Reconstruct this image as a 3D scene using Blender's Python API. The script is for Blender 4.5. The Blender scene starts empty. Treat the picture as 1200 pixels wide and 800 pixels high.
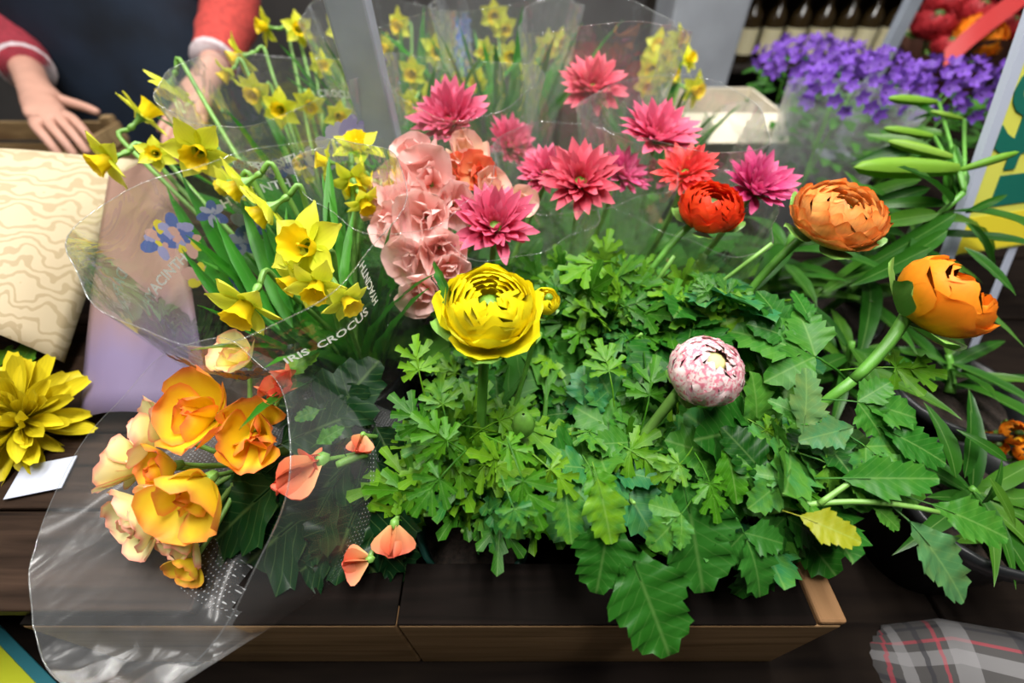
import bpy, bmesh, math, random
from mathutils import Vector, Matrix, Quaternion, noise
R = random.Random(7)
PI = math.pi
S = bpy.context.scene
COL = S.collection

# ------------------------------------------------------------------ camera
CAMZ = 1.35
FPX = 523.0
PITCH = math.radians(45)
cam = bpy.data.cameras.new('camera'); camo = bpy.data.objects.new('camera', cam); COL.objects.link(camo)
camo.location = (0, 0, CAMZ); camo.rotation_euler = (PI/2 - PITCH, 0, 0)
cam.sensor_width = 36; cam.lens = FPX/1200*36; cam.clip_start = 0.01
cam.dof.use_dof = True; cam.dof.focus_distance = 0.32; cam.dof.aperture_fstop = 3.0
S.camera = camo

# ------------------------------------------------------------------ world, lights, exposure
w = bpy.data.worlds.new('world'); S.world = w; w.use_nodes = True
w.node_tree.nodes['Background'].inputs[0].default_value = (0.80, 0.90, 1.0, 1)
w.node_tree.nodes['Background'].inputs[1].default_value = 0.022
def area(name, loc, sx, sy, e, col, rot=(0, 0, 0)):
    l = bpy.data.lights.new(name, 'AREA'); l.shape = 'RECTANGLE'; l.size = sx; l.size_y = sy; l.energy = e; l.color = col
    o = bpy.data.objects.new(name, l); COL.objects.link(o); o.location = loc; o.rotation_euler = rot; return o
TUBES = [(-0.50, 0.42, 26), (0.30, 0.36, 44), (-0.9, 2.0, 12), (0.9, 2.0, 14), (2.2, 0.9, 8), (-2.3, 0.9, 8)]
for i, (x, y, e) in enumerate(TUBES):
    area('tube_light', (x, y, 2.62), 0.12, 1.25, e, (1.0, 0.97, 0.93))
S.view_settings.view_transform = 'Standard'
S.view_settings.look = 'None'
S.view_settings.gamma = 1
S.view_settings.exposure = 0.10
S.cycles.transparent_max_bounces = 32

# ------------------------------------------------------------------ pixel helpers (1200x800 frame)
cp, sp = math.cos(PITCH), math.sin(PITCH)
def ray(px, py):
    u = (px-600)/FPX; v = (400-py)/FPX
    return Vector((u, cp+v*sp, -sp+v*cp))
def W(px, py, d): return Vector((0, 0, CAMZ)) + ray(px, py)*d
def WZ(px, py, z):
    r = ray(px, py); return Vector((0, 0, CAMZ)) + r*((z-CAMZ)/r.z)
def WY(px, py, y):
    r = ray(px, py); return Vector((0, 0, CAMZ)) + r*(y/r.y)
def V(*a): return Vector(a)

# ------------------------------------------------------------------ materials
MATS = {}
def newmat(name):
    m = bpy.data.materials.new(name); m.use_nodes = True; nt = m.node_tree
    MATS[name] = m
    return m, nt, nt.nodes, nt.links, nt.nodes['Principled BSDF']
def c4(c): return (c[0], c[1], c[2], 1)
def srgb(r, g, b):
    f = lambda c: ((c/255+0.055)/1.055)**2.4 if c > 10 else c/255/12.92
    return (f(r), f(g), f(b))
def plain(name, col, rough=0.6, metal=0, noise_amt=0.0, nscale=40, bump=0, spec=0.5):
    m, nt, N, L, P = newmat(name)
    P.inputs['Base Color'].default_value = c4(col); P.inputs['Roughness'].default_value = rough
    P.inputs['Metallic'].default_value = metal; P.inputs['Specular IOR Level'].default_value = spec
    if noise_amt or bump:
        tc = N.new('ShaderNodeTexCoord'); n = N.new('ShaderNodeTexNoise'); n.inputs['Scale'].default_value = nscale; n.inputs['Detail'].default_value = 4
        L.new(tc.outputs['Object'], n.inputs['Vector'])
        if noise_amt:
            r = N.new('ShaderNodeValToRGB')
            r.color_ramp.elements[0].color = c4([c*(1-noise_amt) for c in col]); r.color_ramp.elements[1].color = c4([min(1, c*(1+noise_amt)) for c in col])
            r.color_ramp.elements[0].position = .3; r.color_ramp.elements[1].position = .7
            L.new(n.outputs['Fac'], r.inputs['Fac']); L.new(r.outputs['Color'], P.inputs['Base Color'])
        if bump:
            b = N.new('ShaderNodeBump'); b.inputs['Strength'].default_value = bump; b.inputs['Distance'].default_value = .002
            L.new(n.outputs['Fac'], b.inputs['Height']); L.new(b.outputs['Normal'], P.inputs['Normal'])
    return m
def add_translucent(m, colsock, amt):
    nt = m.node_tree; N = nt.nodes; L = nt.links
    out = N['Material Output']; P = N['Principled BSDF']
    t = N.new('ShaderNodeBsdfTranslucent'); mx = N.new('ShaderNodeMixShader'); mx.inputs[0].default_value = amt
    L.new(colsock, t.inputs['Color']); L.new(P.outputs[0], mx.inputs[1]); L.new(t.outputs[0], mx.inputs[2]); L.new(mx.outputs[0], out.inputs['Surface'])
LEAFK = .66
def leafmat(name, cols, vein=(0.30, 0.48, 0.14), rough=0.42, veinw=.035, veinamt=.3, sides=True):
    m, nt, N, L, P = newmat(name)
    P.inputs['Roughness'].default_value = rough; P.inputs['Specular IOR Level'].default_value = .22
    oi = N.new('ShaderNodeObjectInfo'); rp = N.new('ShaderNodeValToRGB')
    els = rp.color_ramp.elements
    while len(els) < len(cols): els.new(0.5)
    for i, c in enumerate(cols):
        els[i].position = i/(len(cols)-1); els[i].color = c4([k*LEAFK for k in c])
    tc = N.new('ShaderNodeTexCoord'); n = N.new('ShaderNodeTexNoise'); n.inputs['Scale'].default_value = 5; n.inputs['Detail'].default_value = 4
    L.new(tc.outputs['Object'], n.inputs['Vector'])
    ma = N.new('ShaderNodeMath'); ma.operation = 'MULTIPLY_ADD'; ma.inputs[1].default_value = .7; L.new(n.outputs['Fac'], ma.inputs[0])
    ad = N.new('ShaderNodeMath'); ad.operation = 'ADD'; ad.inputs[1].default_value = -.36; L.new(oi.outputs['Random'], ad.inputs[0]); L.new(ad.outputs[0], ma.inputs[2])
    L.new(ma.outputs[0], rp.inputs['Fac'])
    # midrib and side veins from UV
    uv = N.new('ShaderNodeUVMap'); sx = N.new('ShaderNodeSeparateXYZ'); L.new(uv.outputs[0], sx.inputs[0])
    a = N.new('ShaderNodeMath'); a.operation = 'SUBTRACT'; a.inputs[1].default_value = .5; L.new(sx.outputs[0], a.inputs[0])
    b = N.new('ShaderNodeMath'); b.operation = 'ABSOLUTE'; L.new(a.outputs[0], b.inputs[0])
    mr = N.new('ShaderNodeMapRange'); mr.inputs[1].default_value = 0; mr.inputs[2].default_value = veinw; mr.inputs[3].default_value = veinamt; mr.inputs[4].default_value = 0
    L.new(b.outputs[0], mr.inputs[0]); fac = mr.outputs[0]
    if sides:
        q = N.new('ShaderNodeMath'); q.operation = 'MULTIPLY_ADD'; q.inputs[1].default_value = -.55; L.new(b.outputs[0], q.inputs[0]); L.new(sx.outputs[1], q.inputs[2])
        q2 = N.new('ShaderNodeMath'); q2.operation = 'MULTIPLY'; q2.inputs[1].default_value = 9; L.new(q.outputs[0], q2.inputs[0])
        q3 = N.new('ShaderNodeMath'); q3.operation = 'FRACT'; L.new(q2.outputs[0], q3.inputs[0])
        q4 = N.new('ShaderNodeMapRange'); q4.inputs[1].default_value = 0; q4.inputs[2].default_value = .14; q4.inputs[3].default_value = veinamt*.6; q4.inputs[4].default_value = 0
        L.new(q3.outputs[0], q4.inputs[0])
        mxm = N.new('ShaderNodeMath'); mxm.operation = 'MAXIMUM'; L.new(fac, mxm.inputs[0]); L.new(q4.outputs[0], mxm.inputs[1]); fac = mxm.outputs[0]
    mix = N.new('ShaderNodeMix'); mix.data_type = 'RGBA'; L.new(fac, mix.inputs[0]); L.new(rp.outputs[0], mix.inputs[6]); mix.inputs[7].default_value = c4(vein)
    L.new(mix.outputs[2], P.inputs['Base Color'])
    add_translucent(m, mix.outputs[2], .28)
    return m
def petalmat(name, stops, rough=.5, var=.0, speck=None, edge=None, trans=.3, streak=0.0):
    """stops: [(v,colour)] base to tip; edge: (colour, width) tint on the petal rim; speck: (colour, scale, threshold)"""
    m, nt, N, L, P = newmat(name); P.inputs['Roughness'].default_value = rough; P.inputs['Specular IOR Level'].default_value = .3
    uv = N.new('ShaderNodeUVMap'); sx = N.new('ShaderNodeSeparateXYZ'); L.new(uv.outputs[0], sx.inputs[0])
    rp = N.new('ShaderNodeValToRGB'); els = rp.color_ramp.elements
    while len(els) < len(stops): els.new(.5)
    for i, (p, c) in enumerate(stops): els[i].position = p; els[i].color = c4(c)
    L.new(sx.outputs[1], rp.inputs['Fac']); cur = rp.outputs[0]
    def mixin(fac, col, cur):
        mix = N.new('ShaderNodeMix'); mix.data_type = 'RGBA'; L.new(fac, mix.inputs[0]); L.new(cur, mix.inputs[6])
        if isinstance(col, tuple): mix.inputs[7].default_value = c4(col)
        else: L.new(col, mix.inputs[7])
        return mix.outputs[2]
    if edge:
        a = N.new('ShaderNodeMath'); a.operation = 'SUBTRACT'; a.inputs[1].default_value = .5; L.new(sx.outputs[0], a.inputs[0])
        b = N.new('ShaderNodeMath'); b.operation = 'ABSOLUTE'; L.new(a.outputs[0], b.inputs[0])
        d = N.new('ShaderNodeMath'); d.operation = 'MULTIPLY'; d.inputs[1].default_value = 2; L.new(b.outputs[0], d.inputs[0])
        e = N.new('ShaderNodeMath'); e.operation = 'MAXIMUM'; L.new(d.outputs[0], e.inputs[0]); L.new(sx.outputs[1], e.inputs[1])
        mr = N.new('ShaderNodeMapRange'); mr.inputs[1].default_value = 1-edge[1]; mr.inputs[2].default_value = 1.0; mr.inputs[3].default_value = 0; mr.inputs[4].default_value = edge[2]; L.new(e.outputs[0], mr.inputs[0])
        cur = mixin(mr.outputs[0], edge[0], cur)
    tc = N.new('ShaderNodeTexCoord')
    if speck:
        n = N.new('ShaderNodeTexNoise'); n.inputs['Scale'].default_value = speck[1]; n.inputs['Detail'].default_value = 2; L.new(tc.outputs['Object'], n.inputs['Vector'])
        mr = N.new('ShaderNodeMapRange'); mr.inputs[1].default_value = speck[2]; mr.inputs[2].default_value = speck[2]+.1; mr.inputs[4].default_value = speck[3]; L.new(n.outputs['Fac'], mr.inputs[0])
        cur = mixin(mr.outputs[0], speck[0], cur)
    if streak:
        wv = N.new('ShaderNodeMath'); wv.operation = 'MULTIPLY'; wv.inputs[1].default_value = 46; L.new(sx.outputs[0], wv.inputs[0])
        sn = N.new('ShaderNodeMath'); sn.operation = 'SINE'; L.new(wv.outputs[0], sn.inputs[0])
        mm = N.new('ShaderNodeMapRange'); mm.inputs[1].default_value = 0; mm.inputs[2].default_value = 1; mm.inputs[4].default_value = streak; L.new(sn.outputs[0], mm.inputs[0])
        hs0 = N.new('ShaderNodeHueSaturation'); hs0.inputs['Value'].default_value = .7; L.new(cur, hs0.inputs['Color'])
        cur = mixin(mm.outputs[0], hs0.outputs[0], cur)
    if var:
        oi = N.new('ShaderNodeObjectInfo'); hs = N.new('ShaderNodeHueSaturation')
        mr = N.new('ShaderNodeMapRange'); mr.inputs[3].default_value = 1-var; mr.inputs[4].default_value = 1+var; L.new(oi.outputs['Random'], mr.inputs[0])
        L.new(mr.outputs[0], hs.inputs['Value']); L.new(cur, hs.inputs['Color']); cur = hs.outputs[0]
    L.new(cur, P.inputs['Base Color']); add_translucent(m, cur, trans)
    return m
def woodmat(name, c0, c1, scale=(3, 40, 40), rough=.7, bump=.25):
    m, nt, N, L, P = newmat(name); P.inputs['Roughness'].default_value = rough; P.inputs['Specular IOR Level'].default_value = .04
    tc = N.new('ShaderNodeTexCoord'); mp = N.new('ShaderNodeMapping'); mp.inputs['Scale'].default_value = scale; L.new(tc.outputs['Object'], mp.inputs[0])
    oi = N.new('ShaderNodeObjectInfo'); vm = N.new('ShaderNodeVectorMath'); vm.operation = 'ADD'
    cb = N.new('ShaderNodeCombineXYZ'); ml = N.new('ShaderNodeMath'); ml.operation = 'MULTIPLY'; ml.inputs[1].default_value = 30; L.new(oi.outputs['Random'], ml.inputs[0]); L.new(ml.outputs[0], cb.inputs[1])
    L.new(mp.outputs[0], vm.inputs[0]); L.new(cb.outputs[0], vm.inputs[1])
    n = N.new('ShaderNodeTexNoise'); n.inputs['Scale'].default_value = 1.6; n.inputs['Detail'].default_value = 7; n.inputs['Distortion'].default_value = .6; L.new(vm.outputs[0], n.inputs['Vector'])
    r = N.new('ShaderNodeValToRGB'); r.color_ramp.elements[0].position = .3; r.color_ramp.elements[1].position = .72
    r.color_ramp.elements[0].color = c4(c0); r.color_ramp.elements[1].color = c4(c1); L.new(n.outputs['Fac'], r.inputs[0]); L.new(r.outputs[0], P.inputs['Base Color'])
    b = N.new('ShaderNodeBump'); b.inputs['Strength'].default_value = bump; b.inputs['Distance'].default_value = .001; L.new(n.outputs['Fac'], b.inputs['Height']); L.new(b.outputs[0], P.inputs['Normal'])
    return m
def cellophane(name, dots=0.0, vmin=0.0, vmax=1.0, haze=.03, uscale=1.0, rough=.06, bump=.45, gmin=.075, gmax=.60):
    m, nt, N, L, P = newmat(name); out = N['Material Output']; N.remove(P)
    tr = N.new('ShaderNodeBsdfTransparent'); tr.inputs[0].default_value = (.97, .98, .98, 1)
    gl = N.new('ShaderNodeBsdfGlossy'); gl.inputs['Roughness'].default_value = rough; gl.inputs['Color'].default_value = (1, 1, 1, 1)
    tc = N.new('ShaderNodeTexCoord'); nz = N.new('ShaderNodeTexNoise'); nz.inputs['Scale'].default_value = 14; nz.inputs['Detail'].default_value = 3; nz.inputs['Distortion'].default_value = 1.2
    L.new(tc.outputs['Object'], nz.inputs['Vector'])
    bp = N.new('ShaderNodeBump'); bp.inputs['Strength'].default_value = bump; bp.inputs['Distance'].default_value = .012; L.new(nz.outputs['Fac'], bp.inputs['Height']); L.new(bp.outputs[0], gl.inputs['Normal'])
    lw = N.new('ShaderNodeLayerWeight'); lw.inputs['Blend'].default_value = .25; L.new(bp.outputs[0], lw.inputs['Normal'])
    mr = N.new('ShaderNodeMapRange'); mr.inputs[3].default_value = gmin; mr.inputs[4].default_value = gmax; L.new(lw.outputs['Fresnel'], mr.inputs[0])
    mx = N.new('ShaderNodeMixShader'); L.new(mr.outputs[0], mx.inputs[0]); L.new(tr.outputs[0], mx.inputs[1]); L.new(gl.outputs[0], mx.inputs[2])
    df = N.new('ShaderNodeBsdfDiffuse'); df.inputs[0].default_value = (.85, .88, .9, 1)
    mh = N.new('ShaderNodeMixShader'); mh.inputs[0].default_value = haze; L.new(mx.outputs[0], mh.inputs[1]); L.new(df.outputs[0], mh.inputs[2]); cur = mh.outputs[0]
    if dots:
        uv = N.new('ShaderNodeUVMap'); mp = N.new('ShaderNodeMapping'); mp.inputs['Scale'].default_value = (170*uscale, 70, 1); L.new(uv.outputs[0], mp.inputs[0])
        vo = N.new('ShaderNodeTexVoronoi'); vo.inputs['Randomness'].default_value = 0.12; vo.inputs['Scale'].default_value = 1; L.new(mp.outputs[0], vo.inputs['Vector'])
        lt = N.new('ShaderNodeMath'); lt.operation = 'LESS_THAN'; lt.inputs[1].default_value = .17; L.new(vo.outputs['Distance'], lt.inputs[0])
        sx = N.new('ShaderNodeSeparateXYZ'); L.new(uv.outputs[0], sx.inputs[0])
        g = N.new('ShaderNodeMath'); g.operation = 'GREATER_THAN'; g.inputs[1].default_value = vmin; L.new(sx.outputs[1], g.inputs[0])
        h = N.new('ShaderNodeMath'); h.operation = 'LESS_THAN'; h.inputs[1].default_value = vmax; L.new(sx.outputs[1], h.inputs[0])
        k = N.new('ShaderNodeMath'); k.operation = 'MULTIPLY'; L.new(g.outputs[0], k.inputs[0]); L.new(h.outputs[0], k.inputs[1])
        k2 = N.new('ShaderNodeMath'); k2.operation = 'MULTIPLY'; L.new(k.outputs[0], k2.inputs[0]); L.new(lt.outputs[0], k2.inputs[1])
        k3 = N.new('ShaderNodeMath'); k3.operation = 'MULTIPLY'; k3.inputs[1].default_value = dots; L.new(k2.outputs[0], k3.inputs[0])
        md = N.new('ShaderNodeMixShader'); L.new(k3.outputs[0], md.inputs[0]); L.new(cur, md.inputs[1]); L.new(df.outputs[0], md.inputs[2]); cur = md.outputs[0]
    L.new(cur, out.inputs['Surface'])
    return m

M = MATS
leafmat('ranunculus_leaf', [(.03, .17, .006), (.085, .33, .010), (.20, .46, .015), (.035, .24, .045)])
leafmat('ranunculus_leaf_broad', [(.016, .13, .010), (.04, .24, .020), (.11, .35, .035), (.04, .27, .09)])
leafmat('ranunculus_leaf_dark', [(.01, .085, .006), (.02, .14, .008), (.035, .19, .02)], veinamt=.18)
leafmat('yellowing_leaf', [(.42, .46, .02), (.55, .52, .03), (.35, .42, .03)])
leafmat('bronze_leaf', [(.10, .30, .10), (.22, .33, .08), (.08, .32, .12), (.25, .28, .09)])
leafmat('gerbera_leaf', [(.03, .17, .012), (.06, .26, .02), (.10, .34, .03)], rough=.5)
leafmat('begonia_leaf', [(.004, .032, .008), (.007, .05, .012), (.012, .07, .016)], rough=.35, veinamt=.25)
leafmat('daffodil_leaf', [(.03, .22, .012), (.05, .30, .02), (.10, .38, .04)], sides=False, veinamt=.1, rough=.38)
leafmat('lily_leaf', [(.018, .11, .008), (.04, .18, .014), (.09, .25, .02)], sides=False, veinamt=.3, rough=.35)  # greens of all lilies darkened to suggest the shade at lower right
leafmat('lily_bud', [(.20, .48, .03), (.28, .56, .05), (.36, .62, .08)], vein=(.6, .75, .3), sides=False, veinamt=.35)
plain('stem_green', (.09, .27, .03), .45, noise_amt=.25, nscale=60)
plain('stem_pale', (.16, .34, .06), .45, noise_amt=.25, nscale=60)
plain('bud_green', (.10, .25, .03), .45, noise_amt=.3, nscale=120)
plain('center_green', (.12, .26, .02), .5, noise_amt=.5, nscale=500)
plain('center_dark', (.05, .10, .01), .6, noise_amt=.6, nscale=500)
plain('center_cream', (.55, .55, .22), .6, noise_amt=.4, nscale=500)
petalmat('ranunculus_yellow', [(0, (.60, .60, .02)), (.3, (.90, .74, .008)), (1, (.98, .88, .015))], var=.07)
petalmat('ranunculus_orange', [(0, (.75, .42, .01)), (.4, (.93, .36, .006)), (1, (.95, .30, .02))], var=.08, streak=.12)
petalmat('ranunculus_peach', [(0, (.84, .56, .22)), (.6, (.86, .48, .16)), (.88, (.88, .36, .08)), (1, (.85, .20, .03))], var=.10, streak=.25)
petalmat('ranunculus_red', [(0, (.80, .15, .02)), (.5, (.85, .09, .012)), (1, (.75, .04, .01))], var=.12)
petalmat('ranunculus_white_pink', [(0, (.90, .84, .72)), (.6, (.90, .80, .76)), (1, (.90, .72, .72))], var=.04, speck=((.80, .16, .27), 8, .50, .8))
petalmat('gerbera_pink', [(0, (.62, .09, .15)), (.5, (.66, .07, .16)), (1, (.76, .17, .28))], var=.13, streak=.2)
petalmat('gerbera_coral', [(0, (.58, .08, .11)), (.5, (.64, .06, .11)), (1, (.74, .15, .20))], var=.13, streak=.2)
petalmat('gerbera_magenta', [(0, (.50, .04, .14)), (.6, (.58, .04, .18)), (1, (.70, .14, .30))], var=.13, streak=.2)
petalmat('gerbera_red', [(0, (.70, .05, .06)), (.6, (.78, .04, .05)), (1, (.85, .10, .10))], var=.13, streak=.2)
petalmat('begonia_gold', [(0, (.88, .66, .01)), (.5, (.92, .66, .015)), (.85, (.93, .50, .03)), (1, (.92, .32, .06))], var=.06, edge=((.92, .20, .06), .25, .8))
petalmat('begonia_amber', [(0, (.84, .70, .03)), (.6, (.88, .66, .03)), (1, (.90, .50, .05))], var=.06, edge=((.90, .26, .06), .22, .8))
petalmat('begonia_cream', [(0, (.86, .76, .12)), (.6, (.90, .84, .36)), (1, (.90, .76, .42))], var=.05, edge=((.92, .26, .24), .16, .8))
petalmat('begonia_coral', [(0, (.86, .50, .22)), (.5, (.88, .30, .14)), (1, (.86, .14, .08))], var=.06)
petalmat('begonia_pink', [(0, (.88, .36, .26)), (.5, (.90, .50, .46)), (1, (.92, .62, .57))], var=.06, edge=((.92, .60, .56), .3, .6))
petalmat('begonia_blush', [(0, (.85, .60, .38)), (.5, (.87, .62, .45)), (1, (.88, .50, .44))], var=.05)
petalmat('daffodil_tepal', [(0, (.58, .68, .03)), (.5, (.76, .80, .05)), (1, (.84, .84, .09))], var=.08, streak=.1, trans=.35)
petalmat('daffodil_corona', [(0, (.78, .62, .01)), (.6, (.88, .62, .006)), (1, (.90, .68, .01))], var=.06)
petalmat('chrysanthemum_yellow', [(0, (.50, .42, .01)), (.5, (.66, .55, .01)), (1, (.74, .62, .02))], var=.18, streak=.25)
petalmat('bellflower_purple', [(0, (.26, .14, .48)), (.5, (.17, .06, .46)), (1, (.22, .09, .54))], var=.2)
petalmat('rose_red', [(0, (.40, .02, .02)), (1, (.46, .03, .04))], var=.15)
petalmat('hyacinth_blue', [(0, (.10, .16, .5)), (1, (.22, .32, .72))], var=.15)
plain('green_pot', (.010, .055, .042), .35, noise_amt=.2)
plain('black_pot', (.010, .011, .012), .4)
plain('pale_pot', (.30, .40, .33), .4)
plain('soil', (.018, .011, .007), .95, noise_amt=.6, nscale=300, bump=1)
woodmat('dark_plank', (.006, .004, .003), (.045, .027, .018), (3, 55, 55), .55)
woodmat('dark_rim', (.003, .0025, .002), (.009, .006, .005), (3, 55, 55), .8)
woodmat('crate_wood', (.20, .12, .055), (.36, .22, .11), (4, 4, 45), .75)
woodmat('side_wood', (.16, .085, .038), (.28, .155, .075), (45, 5, 45), .75)
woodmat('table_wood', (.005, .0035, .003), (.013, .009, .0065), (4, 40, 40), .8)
woodmat('basket_wood', (.16, .10, .05), (.34, .24, .12), (5, 40, 40), .8)
plain('steel', (.30, .34, .39), .38, metal=.1, noise_amt=.12, nscale=20)
plain('white_plastic', (.80, .80, .82), .4)
_m = plain('print_white', (.92, .94, .95), .6); _c = _m.node_tree.nodes.new('ShaderNodeRGB'); _c.outputs[0].default_value = (.92, .94, .95, 1); add_translucent(_m, _c.outputs[0], .65)
plain('label_white', (.42, .45, .55), .6)
plain('sign_yellow', (.62, .62, .09), .5)
plain('sign_band', (.72, .60, .03), .5)
plain('sign_green', (.004, .12, .085), .5)
plain('sign_frame', (.42, .46, .56), .3)
plain('card_green', (.50, .55, .015), .5)
plain('card_teal', (.02, .16, .20), .5)
plain('concrete', (.16, .15, .14), .9, noise_amt=.3, nscale=3)
plain('wall_grey', (.17, .16, .155), .9, noise_amt=.15, nscale=2)
plain('ceiling_white', (.30, .30, .29), .9)
plain('column_grey', (.26, .28, .31), .7, noise_amt=.2, nscale=6)
plain('cardboard', (.50, .41, .27), .85, noise_amt=.12, nscale=25)
plain('cardboard_pale', (.60, .54, .42), .85, noise_amt=.12, nscale=25)
plain('shelf_dark', (.020, .014, .010), .7)
plain('bottle_glass', (.035, .022, .008), .12)
plain('bottle_label', (.72, .66, .42), .6)
plain('bottle_cap', (.10, .14, .22), .4)
plain('brown_paper', (.13, .050, .030), .7, noise_amt=.3, nscale=20)
plain('red_paper', (.36, .012, .012), .5)
plain('skin', (.50, .27, .20), .55, noise_amt=.10, nscale=30)
plain('navy_cloth', (.006, .014, .030), .8, noise_amt=.5, nscale=9, bump=.5)
plain('red_knit', (.42, .045, .035), .9, noise_amt=.25, nscale=90, bump=.6)
plain('maroon_knit', (.26, .02, .035), .9, noise_amt=.25, nscale=90, bump=.6)
plain('cuff_stripe', (.58, .50, .52), .9, noise_amt=.1, nscale=90)
plain('hair_brown', (.05, .03, .015), .6)
plain('jean_cloth', (.03, .04, .07), .9)
plain('lamp_housing', (.7, .7, .7), .5)
plain('print_blue', (.10, .14, .45), .6); plain('print_violet', (.36, .33, .62), .6); plain('print_yellow', (.75, .60, .04), .6); plain('print_pink', (.66, .36, .34), .6); plain('print_lilac', (.48, .47, .68), .6)
cellophane('sleeve_clear', 0, haze=.02)
cellophane('sleeve_hazy', 0, haze=.055)
cellophane('sleeve_dots', .55, .05, .62, haze=.025)
cellophane('sleeve_dots_begonia', .32, .25, .70, haze=.04, rough=.26, bump=.18, gmin=.014, gmax=.3)
cellophane('clear_cup', 0, haze=.16)
def paper_print():
    m, nt, N, L, P = newmat('printed_kraft'); P.inputs['Roughness'].default_value = .7
    uv = N.new('ShaderNodeUVMap'); n = N.new('ShaderNodeTexNoise'); n.inputs['Scale'].default_value = 5; n.inputs['Detail'].default_value = 1; L.new(uv.outputs[0], n.inputs['Vector'])
    wv = N.new('ShaderNodeTexWave'); wv.wave_type = 'RINGS'; wv.inputs['Scale'].default_value = 5.5; wv.inputs['Distortion'].default_value = 14; wv.inputs['Detail'].default_value = 1.5; wv.inputs['Detail Scale'].default_value = 1.6; L.new(uv.outputs[0], wv.inputs['Vector'])
    r = N.new('ShaderNodeValToRGB'); e = r.color_ramp.elements; e[0].position = .62; e[1].position = .74; e[0].color = (.60, .50, .33, 1); e[1].color = (.47, .37, .22, 1); L.new(wv.outputs['Fac'], r.inputs[0])
    L.new(r.outputs[0], P.inputs['Base Color'])
    add_translucent(m, r.outputs[0], .2)
paper_print()
def tissue():
    m, nt, N, L, P = newmat('mauve_tissue'); P.inputs['Roughness'].default_value = .6
    uv = N.new('ShaderNodeUVMap'); n = N.new('ShaderNodeTexNoise'); n.inputs['Scale'].default_value = 2.5; L.new(uv.outputs[0], n.inputs['Vector'])
    sx = N.new('ShaderNodeSeparateXYZ'); L.new(uv.outputs[0], sx.inputs[0])
    ad = N.new('ShaderNodeMath'); ad.operation = 'MULTIPLY_ADD'; ad.inputs[1].default_value = .35; L.new(n.outputs['Fac'], ad.inputs[0]); L.new(sx.outputs[1], ad.inputs[2])
    r = N.new('ShaderNodeValToRGB'); e = r.color_ramp.elements; e[0].position = .35; e[1].position = .62; e[0].color = (.20, .155, .27, 1); e[1].color = (.27, .155, .115, 1); L.new(ad.outputs[0], r.inputs[0])
    L.new(r.outputs[0], P.inputs['Base Color']); add_translucent(m, r.outputs[0], .2)
tissue()
def plaid():
    m, nt, N, L, P = newmat('plaid_wool'); P.inputs['Roughness'].default_value = .95
    uv = N.new('ShaderNodeUVMap'); sx = N.new('ShaderNodeSeparateXYZ'); L.new(uv.outputs[0], sx.inputs[0])
    base = N.new('ShaderNodeRGB'); base.outputs[0].default_value = (.05, .047, .046, 1); cur = base.outputs[0]
    def band(sock, freq, off, width, col, amt, cur):
        a = N.new('ShaderNodeMath'); a.operation = 'MULTIPLY_ADD'; a.inputs[1].default_value = freq; a.inputs[2].default_value = off; L.new(sock, a.inputs[0])
        f = N.new('ShaderNodeMath'); f.operation = 'FRACT'; L.new(a.outputs[0], f.inputs[0])
        l = N.new('ShaderNodeMath'); l.operation = 'LESS_THAN'; l.inputs[1].default_value = width; L.new(f.outputs[0], l.inputs[0])
        k = N.new('ShaderNodeMath'); k.operation = 'MULTIPLY'; k.inputs[1].default_value = amt; L.new(l.outputs[0], k.inputs[0])
        mix = N.new('ShaderNodeMix'); mix.data_type = 'RGBA'; L.new(k.outputs[0], mix.inputs[0]); L.new(cur, mix.inputs[6]); mix.inputs[7].default_value = c4(col); return mix.outputs[2]
    for s, fr in ((sx.outputs[0], 5), (sx.outputs[1], 9)):
        cur = band(s, fr, .1, .22, (.22, .215, .22), .5, cur)
        cur = band(s, fr, .45, .10, (.02, .02, .025), .75, cur)
        cur = band(s, fr, .75, .07, (.35, .03, .05), .5, cur)
    L.new(cur, P.inputs['Base Color'])
plaid()
m_, nt_, N_, L_, P_ = newmat('tube_glow'); P_.inputs['Emission Color'].default_value = (1, .97, .92, 1); P_.inputs['Emission Strength'].default_value = 6

# ------------------------------------------------------------------ mesh helpers
def mk(name, verts, faces, mat=None, uvs=None, smooth=True):
    me = bpy.data.meshes.new(name); me.from_pydata([tuple(v) for v in verts], [], faces)
    if uvs:
        ul = me.uv_layers.new(name='UVMap')
        for l in me.loops: ul.data[l.index].uv = uvs[l.vertex_index]
    if mat: me.materials.append(M[mat])
    if smooth:
        for p in me.polygons: p.use_smooth = True
    me.update(); return me
def ob(name, me, parent=None, loc=(0, 0, 0), q=None, scale=None):
    o = bpy.data.objects.new(name, me); COL.objects.link(o)
    o.parent = parent; o.location = loc
    if q is not None: o.rotation_mode = 'QUATERNION'; o.rotation_quaternion = q
    if scale is not None: o.scale = (scale, scale, scale) if isinstance(scale, (int, float)) else scale
    return o
def tag(o, label, cat, group=None, kind=None):
    o['label'] = label; o['category'] = cat
    if group: o['group'] = group
    if kind: o['kind'] = kind
    return o
def thing(name, loc, label, cat, group=None):
    o = bpy.data.objects.new(name, None); COL.objects.link(o); o.location = loc; o.empty_display_size = .02
    return tag(o, label, cat, group)
def struct(o): o['kind'] = 'structure'; return o
def grid(nu, nv, f, uvf=None):
    vs, fs, uv = [], [], []
    for j in range(nv+1):
        for i in range(nu+1):
            vs.append(f(i/nu, j/nv)); uv.append((i/nu, j/nv))
    for j in range(nv):
        for i in range(nu):
            a = j*(nu+1)+i; fs.append((a, a+1, a+nu+2, a+nu+1))
    return vs, fs, uv
def merge(parts):
    vs, fs, uv = [], [], []
    for v, f, u in parts:
        o = len(vs); vs += list(v); uv += list(u); fs += [tuple(i+o for i in q) for q in f]
    return vs, fs, uv
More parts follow.
